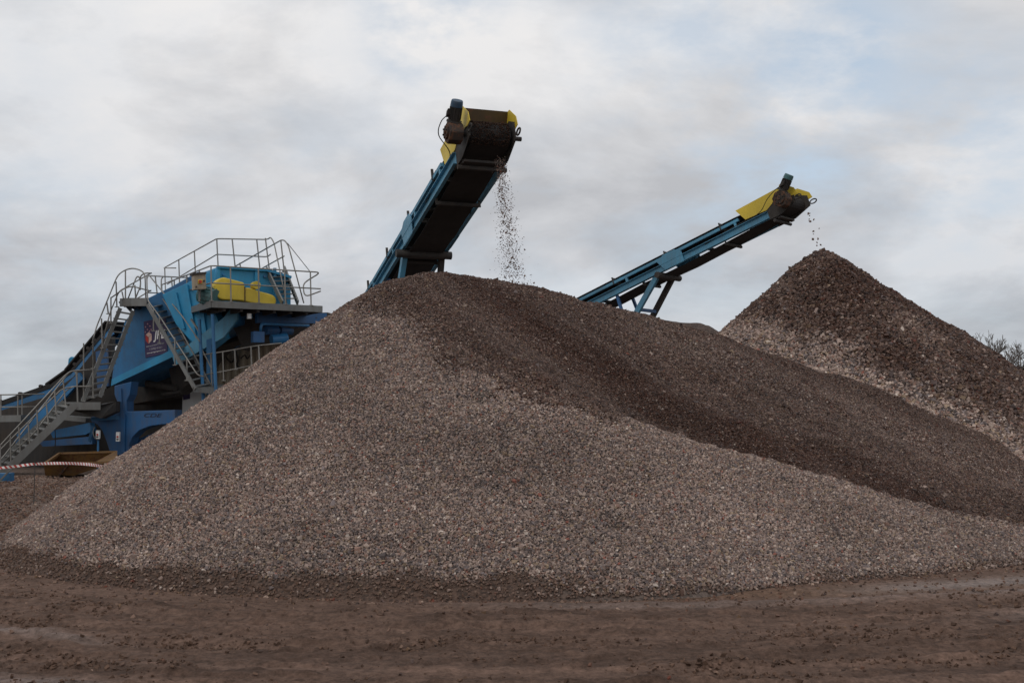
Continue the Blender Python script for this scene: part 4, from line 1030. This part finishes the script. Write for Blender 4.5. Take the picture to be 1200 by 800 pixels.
# ================================================================== bare trees at the right
def tree(name, label, base, height, seed, ivy=0, spread=.5):
    rd = random.Random(seed); T = thing(name, label, 'tree', base, 'bare winter trees beyond the cobble pile')
    tr = MB(); cr = MB()
    def grow(p, d, L_, r, lvl):
        pts = [p]; q = p.copy(); dd = d.copy()
        for i in range(4):
            dd = (dd+Vector((rd.gauss(0,.10), rd.gauss(0,.10), rd.gauss(.03,.06)))).normalized(); q = q+dd*L_/4; pts.append(q.copy())
        (tr if lvl < 2 else cr).tube(pts, r, 6 if lvl < 2 else 3, r2=r*.6, cap=False)
        if lvl >= 6: return
        for k in range(3 if lvl < 4 else 3):
            i = 4 if k == 0 else rd.choice([2,3,4])
            sp = spread*(.6 if k == 0 else 1.1)
            nd = (dd+Vector((rd.gauss(0,sp), rd.gauss(0,sp), rd.gauss(.1,.3)))).normalized()
            grow(pts[i], nd, L_*rd.uniform(.64,.82), max(r*.62, .026), lvl+1)
    grow(Vector(base), Vector((0,0,1)), height*.30, height*.022, 0)
    tr.build('trunk', M['bark'], T); cr.build('crown', M['bark'], T)
    if ivy:
        n_ = 7000; pos = np.array(base)[None]+np.c_[np.clip(rng.normal(0, ivy*.5, n_), -2, 2), np.clip(rng.normal(0, ivy*.5, n_), -2, 2), np.clip(rng.normal(height*.30, height*.16, n_), .2, height*.62)]
        v_ = rng.normal(0, 1, (n_, 4, 3))*.10+pos[:,None,:]
        mesh_np('ivy', v_.reshape(-1,3), np.arange(n_*4).reshape(-1,4), M['ivy'], False, T)
    return T
tree('bare_tree', 'slender bare tree with twiggy crown showing above the right flank of the cobble pile', Vector((P(1147,420,105).x, 105, 0)), 9.6, 4, spread=.42)
tree('bare_tree', 'fuller bare tree with dark ivy clad trunk at the right edge of the photograph', Vector((P(1203,420,110).x, 110, 0)), 10.0, 9, ivy=1.7, spread=.55)
tree('bare_tree', 'small bare shrubby tree low between the other two beyond the cobble pile', Vector((P(1176,425,108).x, 108, 0)), 5.6, 14, spread=.5)

# ================================================================== SKY AND LIGHT
SUN_EL, SUN_AZ = R(42), R(215)      # azimuth clockwise from +Y: behind the camera, to the left
wd = bpy.data.worlds.new('World'); sc.world = wd; wd.use_nodes = True
nt = wd.node_tree; L = nt.links; bg = nt.nodes['Background']
sky = N(nt, 'ShaderNodeTexSky', sky_type='NISHITA'); sky.sun_disc = False; sky.sun_elevation = SUN_EL; sky.sun_rotation = SUN_AZ
tc = N(nt, 'ShaderNodeTexCoord'); sx = N(nt, 'ShaderNodeSeparateXYZ'); L.new(tc.outputs['Generated'], sx.inputs[0])
ab = N(nt, 'ShaderNodeMath', operation='ABSOLUTE'); L.new(sx.outputs['Z'], ab.inputs[0])
zz = N(nt, 'ShaderNodeMath', operation='ADD'); L.new(ab.outputs[0], zz.inputs[0]); zz.inputs[1].default_value = .30
dx = N(nt, 'ShaderNodeMath', operation='DIVIDE'); L.new(sx.outputs['X'], dx.inputs[0]); L.new(zz.outputs[0], dx.inputs[1])
dy = N(nt, 'ShaderNodeMath', operation='DIVIDE'); L.new(sx.outputs['Y'], dy.inputs[0]); L.new(zz.outputs[0], dy.inputs[1])
cv = N(nt, 'ShaderNodeCombineXYZ'); L.new(dx.outputs[0], cv.inputs[0]); L.new(dy.outputs[0], cv.inputs[1]); cv.inputs[2].default_value = 3.7
n1_ = noise_node(nt, 2.3, 9, .58, cv.outputs[0]); n1_.inputs['Distortion'].default_value = .25
n2_ = noise_node(nt, 1.0, 5, .5, cv.outputs[0]); n2_.inputs['Distortion'].default_value = .15
S = 10.0
shade = ramp(nt, n1_.outputs[0], [(.36, (.38,.385,.40)), (.48, (.465,.468,.48)), (.61, (.575,.573,.578))])
low = ramp(nt, ab.outputs[0], [(.0, (.60,.65,.69)), (.10, (.86,.88,.91)), (.30, (1.05,1.04,1.03)), (.7, (1.1,1.1,1.1))])
mulc = N(nt, 'ShaderNodeVectorMath', operation='MULTIPLY'); L.new(shade.outputs['Color'], mulc.inputs[0]); L.new(low.outputs['Color'], mulc.inputs[1])
sc10 = N(nt, 'ShaderNodeVectorMath', operation='SCALE'); L.new(mulc.outputs[0], sc10.inputs[0]); sc10.inputs['Scale'].default_value = 14.0
# thin gaps with hazy blue
def lobe(az, el, w):
    v = Vector((math.sin(R(az))*math.cos(R(el)), math.cos(R(az))*math.cos(R(el)), math.sin(R(el))))
    dt = N(nt, 'ShaderNodeVectorMath', operation='DOT_PRODUCT'); L.new(tc.outputs['Generated'], dt.inputs[0]); dt.inputs[1].default_value = v
    mr = N(nt, 'ShaderNodeMapRange'); mr.inputs['From Min'].default_value = math.cos(R(w)); mr.inputs['From Max'].default_value = 1.0
    L.new(dt.outputs['Value'], mr.inputs['Value']); return mr.outputs[0]
gap = ramp(nt, n2_.outputs[0], [(.40, .45), (.62, 0)])
tot = gap.outputs['Color']
for az, el, w, am in [(-3.8, 18.5, 4, 1.0), (10, 16.5, 8, .62), (17, 13, 7, .55), (23, 11.5, 6, .45), (11, 9.5, 5, .5), (-18, 8, 6, .25), (16, 19.5, 5, .35)]:
    lb = lobe(az, el, w); mu = N(nt, 'ShaderNodeMath', operation='MULTIPLY'); L.new(lb, mu.inputs[0]); mu.inputs[1].default_value = am
    ad = N(nt, 'ShaderNodeMath', operation='ADD'); L.new(tot, ad.inputs[0]); L.new(mu.outputs[0], ad.inputs[1]); tot = ad.outputs[0]
n3_ = noise_node(nt, 3.6, 8, .6, cv.outputs[0])
r3 = ramp(nt, n3_.outputs[0], [(.40, 0), (.62, 1)])
gm = N(nt, 'ShaderNodeMath', operation='MULTIPLY'); L.new(tot, gm.inputs[0]); L.new(r3.outputs['Color'], gm.inputs[1]); gm.use_clamp = True
haz = N(nt, 'ShaderNodeMix', data_type='RGBA'); haz.inputs['Factor'].default_value = .72
L.new(sky.outputs[0], haz.inputs['A']); haz.inputs['B'].default_value = (6.0, 6.9, 7.9, 1)
mxs = N(nt, 'ShaderNodeMix', data_type='RGBA'); L.new(gm.outputs[0], mxs.inputs['Factor']); L.new(sc10.outputs[0], mxs.inputs['A']); L.new(haz.outputs['Result'], mxs.inputs['B'])
L.new(mxs.outputs['Result'], bg.inputs['Color']); bg.inputs['Strength'].default_value = .1
sd = bpy.data.lights.new('sun', 'SUN'); sd.energy = .5; sd.angle = R(20); sd.color = (1, .95, .88)
so_ = bpy.data.objects.new('sun', sd); sc.collection.objects.link(so_)
dv = Vector((math.sin(SUN_AZ)*math.cos(SUN_EL), math.cos(SUN_AZ)*math.cos(SUN_EL), math.sin(SUN_EL)))
so_.rotation_euler = dv.to_track_quat('Z', 'Y').to_euler()
sc.view_settings.view_transform = 'Standard'; sc.view_settings.look = 'None'; sc.view_settings.exposure = 0; sc.view_settings.gamma = 1
sc.view_settings.use_curve_mapping = False
for o in list(sc.objects):
    if o.type == 'MESH' and not o.parent and 'label' not in o and 'kind' not in o: print('untagged', o.name)
